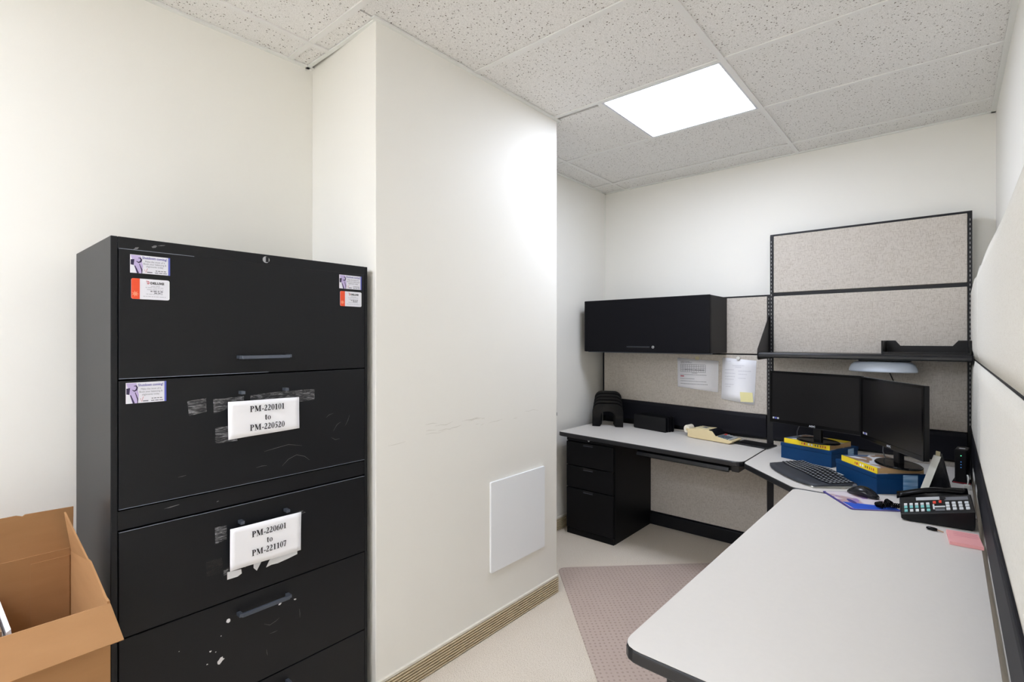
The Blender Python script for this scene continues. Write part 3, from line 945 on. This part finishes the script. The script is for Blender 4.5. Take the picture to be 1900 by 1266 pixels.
# pedestal
pe = thing('drawer_pedestal', 'black three drawer steel pedestal under the worktop end', 'pedestal', (-1.968, 3.15, 0))
hx = .198
B('body', 'steel_dark', pe, (-hx, hx, .02, .59, .0, .724))
B('plinth', 'steel_dark', pe, (-hx + .002, hx - .002, .004, .02, .0, .04))
B('top_rail', 'steel_dark', pe, (-hx, hx, .006, .02, .69, .724))
for zt_, zb_ in ((.684, .513), (.507, .349), (.343, .045)):
    d = B('drawer', 'steel_dark', pe, (-hx, hx - .004, 0, .02, zb_, zt_), bevel=.003)
    B('pull', 'ink', d, (-.05, .03, -.0016, .0, zt_ - .018, zt_ - .004)); B('pull_lip', 'handle', d, (-.05, .03, -.004, .0, zt_ - .021, zt_ - .018))
bm = bmesh.new(); cyl(bm, (-.005, .0, .707), (-.005, .008, .707), .008); obj('lock', bm, 'nickel', pe)

# ------------------------------------------------------------------ overhead cabinet
oc = thing('overhead_cabinet', 'black flip-door overhead cabinet hung on the partition', 'cabinet', (-1.679, 3.40, 1.345))
hx = .486; HH = .391
B('case', 'flip', oc, (-hx, -hx + .014, .012, .332, 0, HH), (hx - .014, hx, .012, .332, 0, HH), (-hx + .014, hx - .014, .012, .332, HH - .014, HH), (-hx + .014, hx - .014, .012, .332, 0, .014), (-hx + .014, hx - .014, .32, .332, .014, HH - .014), bevel=.002)
dr = B('flip_door', 'flip', oc, (-hx, hx, -.006, .011, .002, HH + .002), bevel=.004)
B('pull_groove', 'ink', dr, (-.12, .06, -.0068, -.0055, .034, .042)); B('pull_lip', 'handle', dr, (-.12, .06, -.009, -.006, .041, .0435))
bm = bmesh.new(); cyl(bm, (.088, -.012, .040), (.088, -.006, .040), .010, 20); lk = obj('lock', bm, 'nickel', dr)
B('keyway', 'ink', lk, (.0865, .0895, -.0125, -.0118, .034, .046))
B('edge_lip', 'handle', oc, (-hx + .02, hx, .02, .04, -.004, 0))

# ------------------------------------------------------------------ shelf with brackets, tray, lamp
SYF = 3.445
sh = thing('wall_shelf', 'black metal shelf with end brackets above the monitors', 'shelf', (-.41, SYF, 1.333))
hx = .506
bm = bmesh.new()
prism(bm, [(.0, .012), (.004, .022), (.012, .026), (.285, .026), (.285, .014), (.02, .012), (.016, -.004), (.008, -.008), (.0, -.002)], 'x', -hx + .004, hx - .004)
obj('shelf_board', bm, 'smoke', sh, bevel=.002)
for s in (-1, 1):
    bm = bmesh.new(); x = s * hx - (.003 if s > 0 else 0)
    prism(bm, [(-.004, .03), (.004, .05), (.262, .262), (.29, .262), (.29, -.02), (.01, -.022), (-.004, -.01)], 'x', x, x + .003); obj('bracket', bm, 'trim', sh)
tr = thing('letter_tray', 'black plastic letter tray on the shelf', 'tray', (-.097, 3.475, 1.3595))
hx = .183
bm = bmesh.new(); box(bm, -hx, hx, 0, .24, 0, .006); obj('floor', bm, 'plastic', tr)
bm = bmesh.new(); prism(bm, [(-hx, .0), (-hx, .074), (-hx + .045, .074), (-hx + .068, .044), (hx - .068, .044), (hx - .045, .074), (hx, .074), (hx, 0)], 'y', .236, .241); obj('back_lip', bm, 'plastic', tr)
bm = bmesh.new(); prism(bm, [(-hx, .0), (-hx, .012), (hx, .012), (hx, 0)], 'y', -.004, .002); obj('front_lip', bm, 'plastic', tr)
for s in (-1, 1):
    B('side', 'plastic', tr, (s * hx - .004, s * hx + .004, .0, .24, 0, .074), bevel=.002)
la_ = thing('task_light', 'pale oval task lamp fixed under the shelf', 'lamp', (-.285, 3.56, 1.256))
bm = bmesh.new()
rings = []
for z, s in ((0, .96), (.004, 1.0), (.02, .985), (.04, .93), (.054, .84), (.060, .70)):
    rings.append([(.160 * s * math.cos(2 * PI * k / 36), .085 * s * math.sin(2 * PI * k / 36), z) for k in range(36)])
loft(bm, rings); obj('lamp_shade', bm, 'lampwhite', la_, smooth=True, bevel=.001)
B('mount', 'plastic', la_, (-.11, .13, -.04, .07, .060, .084), bevel=.004)
bm = bmesh.new(); tube(bm, [(.02, .06, .02), (.03, .10, -.02), (.05, .135, -.08), (.07, .14, -.25), (.09, .13, -.5195)], .003); obj('cord', bm, 'plastic', la_)

# ------------------------------------------------------------------ papers pinned to the panel
def pinned(name, label, cx, zc, quad, y=PY - .0095):
    t = thing(name, label, 'paper', (cx, y, zc), group='papers pinned to the partition')
    bm = bmesh.new()
    N = 6
    L = []
    for j in range(N + 1):
        v = j / N
        a = Vector(quad[3]).lerp(Vector(quad[0]), v); b2 = Vector(quad[2]).lerp(Vector(quad[1]), v)
        yy = -.002 * (1 - v) ** 2
        L.append((bm.verts.new((a.x, yy, a.y)), bm.verts.new((b2.x, yy - .001 * (1 - v), b2.y))))
    for a, b2 in zip(L, L[1:]):
        bm.faces.new([a[0], a[1], b2[1], b2[0]])
    o = obj('sheet', bm, 'paper', t, smooth=True)
    mo = o.modifiers.new('solid', 'SOLIDIFY'); mo.thickness = .0004; mo.offset = 1
    return t
p1 = pinned('notice_sheet', 'landscape white sheet with a printed grid taped below the overhead cabinet', -1.403, 1.187, [(-.151, .114), (.152, .098), (.150, -.128), (-.148, -.103)])
Y1_, Y2_ = -.0012, -.0065
bm = bmesh.new()
dashes(bm, -.125, -.06, .086, .003, -.002, 1); dashes(bm, -.125, -.04, .078, .003, -.002, 2)
gx0, gx1, gz0, gz1 = -.125, .06, .010, .066
for k in range(5): frect(bm, gx0, gx1, gz0 + (gz1 - gz0) * k / 4, gz0 + (gz1 - gz0) * k / 4 + .0016, -.0042)
for k in range(12): frect(bm, gx0 + (gx1 - gx0) * k / 11, gx0 + (gx1 - gx0) * k / 11 + .0016, gz0, gz1, -.0042)
dashes(bm, -.09, .05, .024, .006, -.0042, 3); dashes(bm, -.04, 0, .002, .003, -.0044, 5)
obj('grid_print', bm, 'greyink', p1)
bm = bmesh.new()
for k, (x1, z) in enumerate([(.07, -.010), (-.02, -.040), (.07, -.058), (.08, -.078)]): dashes(bm, -.125, x1, z, .0025, -.0075, 11 + k)
obj('text_print', bm, 'greyink', p1)
bm = bmesh.new(); frect(bm, -.125, -.098, -.024, -.018, -.0065); obj('red_print', bm, 'redink', p1)
bm = bmesh.new(); prism(bm, rrect(-.014, .014, -.002, .022, .003), 'y', -.004, -.0015); o = obj('tape_tab', bm, 'tan', p1); o.location = (0, 0, .105)
p2 = pinned('notice_sheet', 'portrait white sheet with a yellow sticky note pinned beside the post', -1.115, 1.158, [(-.108, .153), (.118, .136), (.105, -.170), (-.116, -.142)])
bm = bmesh.new()
for k, (x0, x1, z) in enumerate([(-.085, -.05, .128), (-.04, .04, .098), (-.02, .02, .086), (-.09, -.03, .066), (.0, .085, .060), (-.09, -.02, .042), (0, .06, .038), (-.09, -.02, .020), (0, .05, .010), (-.09, -.03, 0), (-.09, -.03, -.036), (-.085, -.05, -.052)]):
    dashes(bm, x0, x1, z, .0022, -.0042, 30 + k)
obj('text_print', bm, 'paleink', p2)
bm = bmesh.new(); flat(bm, [(.012, -.085), (.094, -.085), (.099, -.150), (.017, -.152)], -.0075); st_ = obj('sticky_note', bm, 'sticky', p2)
mo = st_.modifiers.new('solid', 'SOLIDIFY'); mo.thickness = .0012; mo.offset = 1
bm = bmesh.new(); cyl(bm, (0, -.010, .150), (0, .0, .150), .0125, 20); obj('push_pin', bm, 'white_plastic', p2, bevel=.003)

# ------------------------------------------------------------------ chair mat
ma = thing('chair_mat', 'taupe studded chair mat lying on the cream carpet', 'mat', (-1.868, 2.617, 0.0005), R(44.5))
bm = bmesh.new(); prism(bm, rrect(0, 1.12, -1.25, 0, .05), 'z', 0, .004); obj('sheet', bm, 'mat', ma, bevel=.002)

# ------------------------------------------------------------------ things on the left worktop
def on_left(name, label, cat, x, y, rot, group=None):
    t = thing(name, label, cat, (x, y, zt(x) + .0008), 0, group)
    t.rotation_euler = (Matrix.Rotation(TILT, 3, 'Y') @ Matrix.Rotation(R(rot), 3, 'Z')).to_euler()
    return t
sa = on_left('file_sorter', 'glossy black arched step file sorter in the desk corner', 'file sorter', -2.02, 3.50, 30)
for k in range(5):
    h = .178 + .022 * k; wx = .118 - .003 * k; y = -.03 + .030 * k
    bm = bmesh.new()
    outer, inner = [], []
    n = 14
    r_ = .06
    pts_o = [(-wx, 0)] + [(-wx + r_ - r_ * math.cos(R(90 * i / 6)), h - r_ + r_ * math.sin(R(90 * i / 6))) for i in range(7)] + [(wx - r_ + r_ * math.sin(R(90 * i / 6)), h - r_ + r_ * math.cos(R(90 * i / 6))) for i in range(7)] + [(wx, 0)]
    iw = wx - .062; ih = h * .66; ri = .045
    pts_i = [(-iw, 0)] + [(-iw + ri - ri * math.cos(R(90 * i / 6)), ih - ri + ri * math.sin(R(90 * i / 6))) for i in range(7)] + [(iw - ri + ri * math.sin(R(90 * i / 6)), ih - ri + ri * math.cos(R(90 * i / 6))) for i in range(7)] + [(iw, 0)]
    for yy in (0,):
        A_ = [bm.verts.new((p[0], y, p[1])) for p in pts_o]; I_ = [bm.verts.new((p[0], y, p[1])) for p in pts_i]
        for i in range(len(A_) - 1):
            bm.faces.new([A_[i], A_[i + 1], I_[i + 1], I_[i]])
    o = obj('arch_divider', bm, 'gloss', sa)
    mo = o.modifiers.new('solid', 'SOLIDIFY'); mo.thickness = .007; mo.offset = 0
    mo = o.modifiers.new('bevel', 'BEVEL'); mo.width = .002; mo.segments = 2
for s in (-1, 1):
    B('base_rail', 'gloss', sa, (s * .085 - .022, s * .085 + .022, -.032, .092, 0, .012))
sb = on_left('letter_sorter', 'low matt black upright letter sorter beside the arched sorter', 'letter sorter', -1.713, 3.585, -7)
for k in range(4):
    bm = bmesh.new(); prism(bm, rrect(-.138 + .008 * k, .138 + .008 * k, 0, .106 + .003 * k, .012), 'y', .024 * k, .024 * k + .004); obj('divider', bm, 'plastic', sb)
B('base', 'plastic', sb, (-.12, .136, 0, .076, 0, .005))

ca = on_left('printing_calculator', 'beige printing calculator with a paper roll on the worktop', 'calculator', -1.233, 3.585, -7)
ca.scale = (1, 1, 1.25)
hx = .158
bm = bmesh.new()
prism(bm, [(-hx, .006), (-hx + .02, .002), (hx - .02, .002), (hx, .012), (hx, .018), (.045, .030), (.02, .055), (-.02, .058), (-hx + .02, .052), (-hx, .044)], 'y', -.075, .075)
obj('body', bm, 'beige', ca, bevel=.004)
B('foot_pad', 'plastic', ca, (-.12, .12, -.06, .06, 0, .003))
bm = bmesh.new(); prism(bm, [(.046, .0315), (.021, .0565), (-.005, .0600), (-.005, .052), (.03, .028)], 'y', -.068, .068); obj('display_window', bm, 'smoke', ca)
B('printer_cover', 'tan', ca, (-.11, -.03, -.05, .05, .052, .0595), bevel=.002)
B('serrated_cutter', 'grille', ca, (-.075, -.045, -.02, .02, .0596, .061))
bm = bmesh.new(); cyl(bm, (-hx - .028, -.035, .040), (-hx - .028, .035, .040), .022, 24); obj('paper_roll', bm, 'beige_paper', ca)
bm = bmesh.new(); tube(bm, [(-hx + .01, -.04, .035), (-hx - .028, -.04, .040)], .006); tube(bm, [(-hx + .01, .04, .035), (-hx - .028, .04, .040)], .006); obj('roll_holder', bm, 'beige', ca)
kb = None
for i in range(5):
    for j in range(6):
        x = .062 + i * .018; y = -.056 + j * .0215
        zz = .0295 - (x - .045) * .106
        mat = 'keyred' if (i == 0 and j >= 4) else ('keygrey' if j >= 4 or i == 4 else 'keyblue')
        B('key', mat, ca, (x - .0065, x + .0065, y - .008, y + .008, zz - .004, zz + .006), bevel=.0015)
dp = on_left('desk_tray', 'thin black plastic tray lying under the calculator edge', 'tray', -.975, 3.62, -8)
bm = bmesh.new(); prism(bm, rrect(-.105, .11, -.085, .075, .008), 'z', 0, .007); obj('sheet', bm, 'plastic', dp, bevel=.002)
B('front_rim', 'smoke', dp, (-.105, .11, -.089, -.083, 0, .010), bevel=.002)

# ------------------------------------------------------------------ monitors on books on blue boxes
TOPZ = .7365
def blue_box(label, corner, ang, L, Dp, Hh):
    """corner = near right corner; local x runs along the long front face to the left (-x), y back"""
    t = thing('storage_box', label, 'box', (corner[0], corner[1], TOPZ), R(ang), 'blue boxes under the monitors')
    B('body', 'blue', t, (-L, 0, 0, Dp, 0, Hh - .02), bevel=.002)
    B('lid', 'blue', t, (-L - .002, .002, -.002, Dp + .002, Hh - .0195, Hh), bevel=.002)
    return t
b1 = blue_box('blue box under the phone book of the left monitor', (-.486, 3.249), -20, .29, .27, .09)
B('end_label', 'bluelabel', b1, (.0022, .003, .16, .22, .004, .086))
b2 = blue_box('blue box under the phone book of the right monitor', (-.247, 2.833), -51, .305, .22, .09)
B('end_label', 'bluelabel', b2, (.0022, .003, .115, .180, .002, .088))
def phone_book(label, corner, ang, off, L, Dp):
    t = thing('phone_book', label, 'book', (corner[0], corner[1], TOPZ + .0905), R(ang), 'yellow phone books under the monitors')
    x0, y0 = off
    B('pages', 'pages', t, (x0 - L + .002, x0 - .001, y0 + .002, y0 + Dp, .002, .026))
    cv = B('cover', 'cover', t, (x0 - L, x0, y0, y0 + Dp, .0262, .0278), (x0 - L, x0, y0, y0 + Dp, 0, .0018))
    B('yellow_corner', 'yellow', cv, (x0 - .12, x0, y0 + Dp * .66, y0 + Dp, .0279, .0283))
    sp_ = B('spine', 'yellow', t, (x0 - L, x0, y0 - .0012, y0 + .0015, 0, .0278))
    for k, (a, b3, m, s) in enumerate([(.40, .52, 'redink', 1), (.54, .68, 'paper', 2), (.69, .76, 'blue', 3), (.80, .95, 'redink', 4)]):
        bm = bmesh.new(); dashes(bm, x0 - L + L * a, x0 - L + L * b3, .008, .011, y0 - .0016, s, .004, .010); obj('spine_print', bm, m, sp_)
    return t
phone_book('yellow phone book under the left monitor stand', (-.486, 3.249), -20, (-.015, .012), .262, .215)
phone_book('yellow phone book under the right monitor stand', (-.247, 2.833), -51, (-.006, .006), .262, .208)

def monitor(label, cx, cy, ang, base_xy, zb=.932, zt=1.247, w=.53):
    z0 = TOPZ + .119
    t = thing('computer_monitor', label, 'monitor', (cx, cy, z0), R(ang), 'pair of black monitors')
    hx = w / 2; a, b3 = zb - z0, zt - z0
    B('housing', 'plastic', t, (-hx, hx, -.006, .014, a, b3), (-hx * .7, hx * .7, .014, .04, a + .04, b3 - .06), bevel=.003)
    B('bezel', 'gloss', t, (-hx, hx, -.010, -.0062, a, a + .020), (-hx, hx, -.010, -.0062, b3 - .012, b3), (-hx, -hx + .012, -.010, -.0062, a + .020, b3 - .012), (hx - .012, hx, -.010, -.0062, a + .020, b3 - .012))
    B('screen', 'screen', t, (-hx + .012, hx - .012, -.0075, -.0062, a + .020, b3 - .012))
    text_mesh('lettering', 'AOC', .013, 'keyline', t, 0, a + .006, -.0103, sx=1.25, fat=.0006)
    for k, m in enumerate(('keyline', 'ledblue', 'keyline')):
        B('sticker', 'card_blue' if k == 1 else 'keyline', t, (-hx + .018 + k * .015, -hx + .029 + k * .015, -.0082, -.0076, a + .024, a + .034))
    B('chin_highlight', 'smoke', t, (-hx, hx, -.0108, -.0102, a, a + .0035))  # slightly lighter strip painted as the highlight along the lower bezel
    # stand: base disc and neck, in the monitor's frame
    dx, dy = base_xy[0] - cx, base_xy[1] - cy
    c, s = math.cos(-R(ang)), math.sin(-R(ang))
    lx, ly = dx * c - dy * s, dx * s + dy * c
    bm = bmesh.new()
    loft(bm, [[(lx + r * 1.15 * math.cos(2 * PI * k / 40), ly + r * .85 * math.sin(2 * PI * k / 40), z) for k in range(40)] for r, z in ((.100, 0.0), (.100, .004), (.094, .009), (.03, .013))])
    obj('base', bm, 'gloss', t, smooth=False, bevel=.001)
    B('neck', 'plastic', t, (lx - .022, lx + .022, ly - .010, ly + .016, .008, a + .03), bevel=.004)
    B('hinge', 'plastic', t, (lx - .03, lx + .03, .014, max(ly + .02, .03), a + .01, a + .06), bevel=.003)
    bm = bmesh.new(); tube(bm, [(lx - .10, .02, a + .02), (lx - .13, .03, a - .04), (lx - .14, .045, .004), (lx - .12, .05, .004)], .0025); obj('cable', bm, 'grille', t)
    return t
monitor('wide black monitor facing forward, left of the pair', -.588, 3.330, -22, (-.566, 3.345))
monitor('black monitor turned to the left, right of the pair', -.203, 2.945, -60, (-.178, 2.965))

# keyboard
ky = thing('keyboard', 'black wave keyboard with palm rest in front of the blue boxes', 'keyboard', (-.548, 2.985, TOPZ), R(-51))
bm = bmesh.new()
def kz(u, v):
    return .010 + .016 * v + .006 * math.cos(u * PI * 1.3) * v
N = 16
top, bot = [], []
fr = lambda u: -.112 - .022 * (1 - u * u) + .02 * u ** 4
bk = lambda u: .098 + .018 * (1 - u * u)
g = []
for j in range(7):
    v = j / 6
    g.append([(.232 * (1 - .05 * (1 - v)) * (-1 + 2 * i / N), fr(-1 + 2 * i / N) * (1 - v) + bk(-1 + 2 * i / N) * v, kz(-1 + 2 * i / N, v)) for i in range(N + 1)])
V = [[bm.verts.new(p) for p in r] for r in g]
for j in range(6):
    for i in range(N):
        bm.faces.new([V[j][i], V[j][i + 1], V[j + 1][i + 1], V[j + 1][i]])
o = obj('deck', bm, 'slate', ky, smooth=True)
mo = o.modifiers.new('solid', 'SOLIDIFY'); mo.thickness = .008; mo.offset = 0
B('under_plate', 'white_plastic', ky, (-.21, .215, -.10, .09, 0.0, .008), bevel=.003)
bm = bmesh.new(); bl = bmesh.new()
for r in range(6):
    v = .42 + r * .098
    nk = 19
    for c in range(nk):
        u = -1 + 2 * (c + .5) / nk
        if abs(u) > .95: continue
        x = .222 * u; y = fr(u) * (1 - v) + bk(u) * v; z = kz(u, v) + .004
        box(bm, x - .0095, x + .0095, y - .0085, y + .0085, z, z + .005)
        frect_pts = [(x - .005, y - .003), (x + .003, y - .003), (x + .003, y + .0065), (x - .005, y + .0065)]
        bl.faces.new([bl.verts.new((p[0], p[1], z + .0053)) for p in frect_pts])
ko = obj('keys', bm, 'keycap', ky); ko['kind'] = 'stuff'
kl = obj('legends_and_glints', bl, 'keyline', ky); kl['kind'] = 'stuff'  # enlarged legends whose pale colour also imitates highlights on the key sides
B('logo_strip', 'keyline', ky, (.075, .12, .100, .107, .0355, .0365))

# mouse pad, mouse
mp = thing('mouse_pad', 'printed mouse pad with violet edge under the mouse', 'mouse pad', (-.291, 2.667, TOPZ), R(-57))
bm = bmesh.new(); prism(bm, rrect(-.128, .128, -.100, .092, .012), 'z', 0, .003); obj('foam', bm, 'padedge', mp)
bm = bmesh.new(); prism(bm, rrect(-.123, .125, -.090, .092, .010), 'z', .003, .0036); obj('printed_face', bm, 'mousepad', mp)
bm = bmesh.new(); prism(bm, [(.03, -.088), (.124, -.085), (.124, .09), (.085, .09)], 'z', .0036, .0039); obj('blue_print', bm, 'padblue', mp)
bm = bmesh.new(); prism(bm, ellipse_pts(.02, -.045, .035, .012), 'z', .0039, .0041); obj('oval_print', bm, 'padedge', mp)
ms = thing('computer_mouse', 'black rounded computer mouse on the printed pad', 'mouse', (-.290, 2.745, TOPZ + .0044), R(158))
ms.scale = (1.1, 1.15, 1.15)
bm = bmesh.new()
rings = []
for k in range(11):
    a = k / 10
    x = -.055 + .11 * a
    wd = .031 * (math.sin(PI * min(max(a, .04), .96)) ** .45)
    hh = .006 + .030 * math.sin(PI * min(max(a * .9 + .05, .03), .97)) ** .8
    rings.append([(x, wd * math.cos(2 * PI * q / 20), max(0, hh * .5 + hh * .55 * math.sin(2 * PI * q / 20))) for q in range(20)])
loft(bm, rings); obj('shell', bm, 'smoke', ms, smooth=True)
bm = bmesh.new(); cyl(bm, (.03, -.003, .031), (.03, .003, .031), .008, 16); obj('scroll_wheel', bm, 'grille', ms)
B('tail_badge', 'keyline', ms, (.0522, .0562, -.008, .008, .010, .014))

# ------------------------------------------------------------------ desk phone
ph = thing('desk_phone', 'black desk phone with white and teal keys by the side partition', 'telephone', (-.140, 2.49, TOPZ), R(5))
# local x: rises to the right, y: back
PW, PDp = .216, .20
KY = .118
def pz(x, y): return .024 + .050 * x / PW + .30 * min(max(y, 0), KY)
bm = bmesh.new()
def sec(x, lo):
    return [(x, .004, lo), (x, 0, pz(x, 0)), (x, KY, pz(x, KY)), (x, KY + .012, pz(x, KY) - .012), (x, PDp, pz(x, KY) - .010), (x, PDp, lo)]
loft(bm, [sec(0, .006), sec(.02, 0), sec(PW - .01, 0), sec(PW, .006)]); obj('body', bm, 'plastic', ph, bevel=.003)
def on_phone(name, mat, x0, x1, y0, y1, h, par=None, bev=.0008, base=-.001):
    bm = bmesh.new()
    vs = []
    for x in (x0, x1):
        for y in (y0, y1):
            for dz in (base, h):
                vs.append(bm.verts.new((x, y, pz(x, y) + dz)))
    for f in ((0, 1, 3, 2), (4, 6, 7, 5), (0, 4, 5, 1), (2, 3, 7, 6), (0, 2, 6, 4), (1, 5, 7, 3)):
        bm.faces.new([vs[i] for i in f])
    return obj(name, bm, mat, par or ph, bevel=bev)
for j in range(3):
    for i in range(5):
        x = .016 + i * .0170; y = (.018, .042, .060)[j]
        on_phone('key', 'keyteal' if (j == 1 or (j == 0 and i in (0, 4))) else 'keywhite', x - .005, x + .005, y - .006, y + .006, .004)
for i in range(4):
    for j in range(3):
        x = .142 + i * .0185; y = .022 + j * .019
        on_phone('key', 'keywhite', x - .0055, x + .0055, y - .0055, y + .0055, .004)
on_phone('key', 'keyorange', .100, .109, .062, .074, .004); on_phone('key', 'keyorange', .118, .126, .066, .078, .004)
on_phone('volume_bar', 'keywhite', .098, .134, .036, .042, .003); on_phone('volume_bar', 'keywhite', .098, .103, .024, .054, .003); on_phone('info_card', 'grille', .104, .132, .014, .028, .001)
on_phone('display', 'keygrey', .050, .122, .088, .108, .002); on_phone('speaker_grille', 'grille', .136, .205, .082, .104, .0008)
on_phone('display_frame', 'smoke', .123, .14, .088, .108, .003)
# handset: runs along x on the far side
bm = bmesh.new()
rings = []
for k in range(13):
    a = k / 12
    x = -.010 + (PW + .004) * a
    arch = .010 + .014 * math.sin(PI * a)
    end = 1.0 + .35 * (abs(2 * a - 1) ** 3)
    zc = pz(max(x, 0), KY) - .012 + arch
    hw_, hh = .022 * end, .011 + .003 * (abs(2 * a - 1) ** 3)
    rings.append([(x, .160 + hw_ * math.cos(2 * PI * q / 14), zc + hh * math.sin(2 * PI * q / 14)) for q in range(14)])
loft(bm, rings)
obj('handset', bm, 'gloss', ph, smooth=True)
bm = bmesh.new()
pts = []
ctrl = [Vector(p) for p in ((.0, .135, .018), (-.03, .15, .013), (-.062, .14, .016), (-.078, .115, .016), (-.056, .10, .017), (-.03, .115, .028), (-.045, .135, .032))]
Nn = 260
for k in range(Nn):
    s = k / (Nn - 1) * (len(ctrl) - 1)
    i = min(int(s), len(ctrl) - 2); f = s - i
    c = ctrl[i].lerp(ctrl[i + 1], f)
    a = 2 * PI * k / 9.0
    d = (ctrl[i + 1] - ctrl[i]).normalized(); sdir = d.cross(Vector((0, 0, 1))).normalized(); u = sdir.cross(d)
    pts.append(c + .0085 * (sdir * math.cos(a) + u * math.sin(a)))
tube(bm, pts, .0022, 5); obj('coiled_cord', bm, 'gloss', ph, smooth=True)

pk = thing('note_pad', 'pink message pad at the worktop edge in front of the phone', 'note pad', (.045, 2.375, TOPZ), R(4))
B('sheets', 'pink', pk, (-.047, .040, -.07, .07, 0, .010)); B('top_sheet', 'pink', pk, (-.046, .0395, -.071, .068, .0105, .0112))
bm = bmesh.new(); 
for k in range(3):
    bm.faces.new([bm.verts.new(p) for p in ((-.03, .01 + .018 * k, .0115), (.035, .01 + .018 * k, .0115), (.035, .014 + .018 * k, .0115), (-.03, .014 + .018 * k, .0115))])
obj('printed_line', bm, plain('faded_rose_ink', (206, 128, 136), .7), pk)
pn = thing('binder_clip', 'small black clip lying in front of the phone', 'clip', (-.045, 2.43, TOPZ), R(-12))
bm = bmesh.new(); loft(bm, [[(x, w_ * math.cos(2 * PI * q / 12), .006 + h_ * math.sin(2 * PI * q / 12)) for q in range(12)] for x, w_, h_ in ((-.018, .004, .003), (-.012, .008, .006), (.006, .009, .006), (.014, .005, .004))])
obj('body', bm, 'gloss', pn, smooth=True); bm = bmesh.new(); cyl(bm, (.012, 0, .006), (.032, -.001, .003), .002); obj('tip', bm, 'brown', pn)

# picture frame standing beside the right box, router
fr_ = thing('easel_frame', 'white edged black easel frame standing beside the right monitor', 'frame', (-.104, 2.80, TOPZ), R(0))
bm = bmesh.new(); prism(bm, [(-.006, 0), (.020, 0), (.080, .208), (.056, .213)], 'y', 0, .008); obj('white_edge', bm, 'white_plastic', fr_)
bm = bmesh.new(); prism(bm, [(.001, 0), (.018, 0), (.078, .207), (.061, .211)], 'y', .0082, .125); obj('panel', bm, 'plastic', fr_)
bm = bmesh.new(); prism(bm, [(.062, .2112), (.076, .2086), (.0765, .2096), (.0625, .2122)], 'y', .0082, .12); obj('top_edge', bm, 'tan', fr_)
bm = bmesh.new(); prism(bm, [(.0785, .204), (.084, .204), (.125, 0), (.117, 0)], 'y', .02, .11); obj('back_leg', bm, 'plastic', fr_)
bm = bmesh.new(); prism(bm, [(.021, .03), (.079, .19), (.085, .19), (.115, .03)], 'y', .05, .056); obj('side_web', bm, 'smoke', fr_)
ro = thing('network_router', 'upright black router with status lights in the desk corner', 'router', (.046, 3.30, TOPZ), R(-6))
bm = bmesh.new(); prism(bm, rrect(-.024, .024, 0, .11, .008), 'z', .008, .166); obj('case', bm, 'plastic', ro, bevel=.004)
B('foot', 'plastic', ro, (-.034, .034, .005, .10, 0, .008), bevel=.002); B('red_strip', 'redink', ro, (-.030, .034, .0035, .005, .003, .006))
B('badge', 'keyline', ro, (-.010, .012, .03, .05, .1662, .1668))
for k, (z, m) in enumerate(((.135, 'led'), (.105, 'ledblue'), (.092, 'ledblue'), (.078, 'ledblue'))):
    B('status_light', m, ro, (-.002, .002, -.0012, 0, z, z + .004))
pl = thing('power_plug', 'small white plug and lead behind the phone', 'plug', (.066, 3.20, TOPZ), 0)
B('body', 'white_plastic', pl, (-.012, .012, -.012, .012, 0, .022), bevel=.003)
bm = bmesh.new(); tube(bm, [(.002, 0, .02), (.006, .01, .05), (.002, .03, .06), (.004, .06, .03)], .003); obj('lead', bm, 'white_plastic', pl)
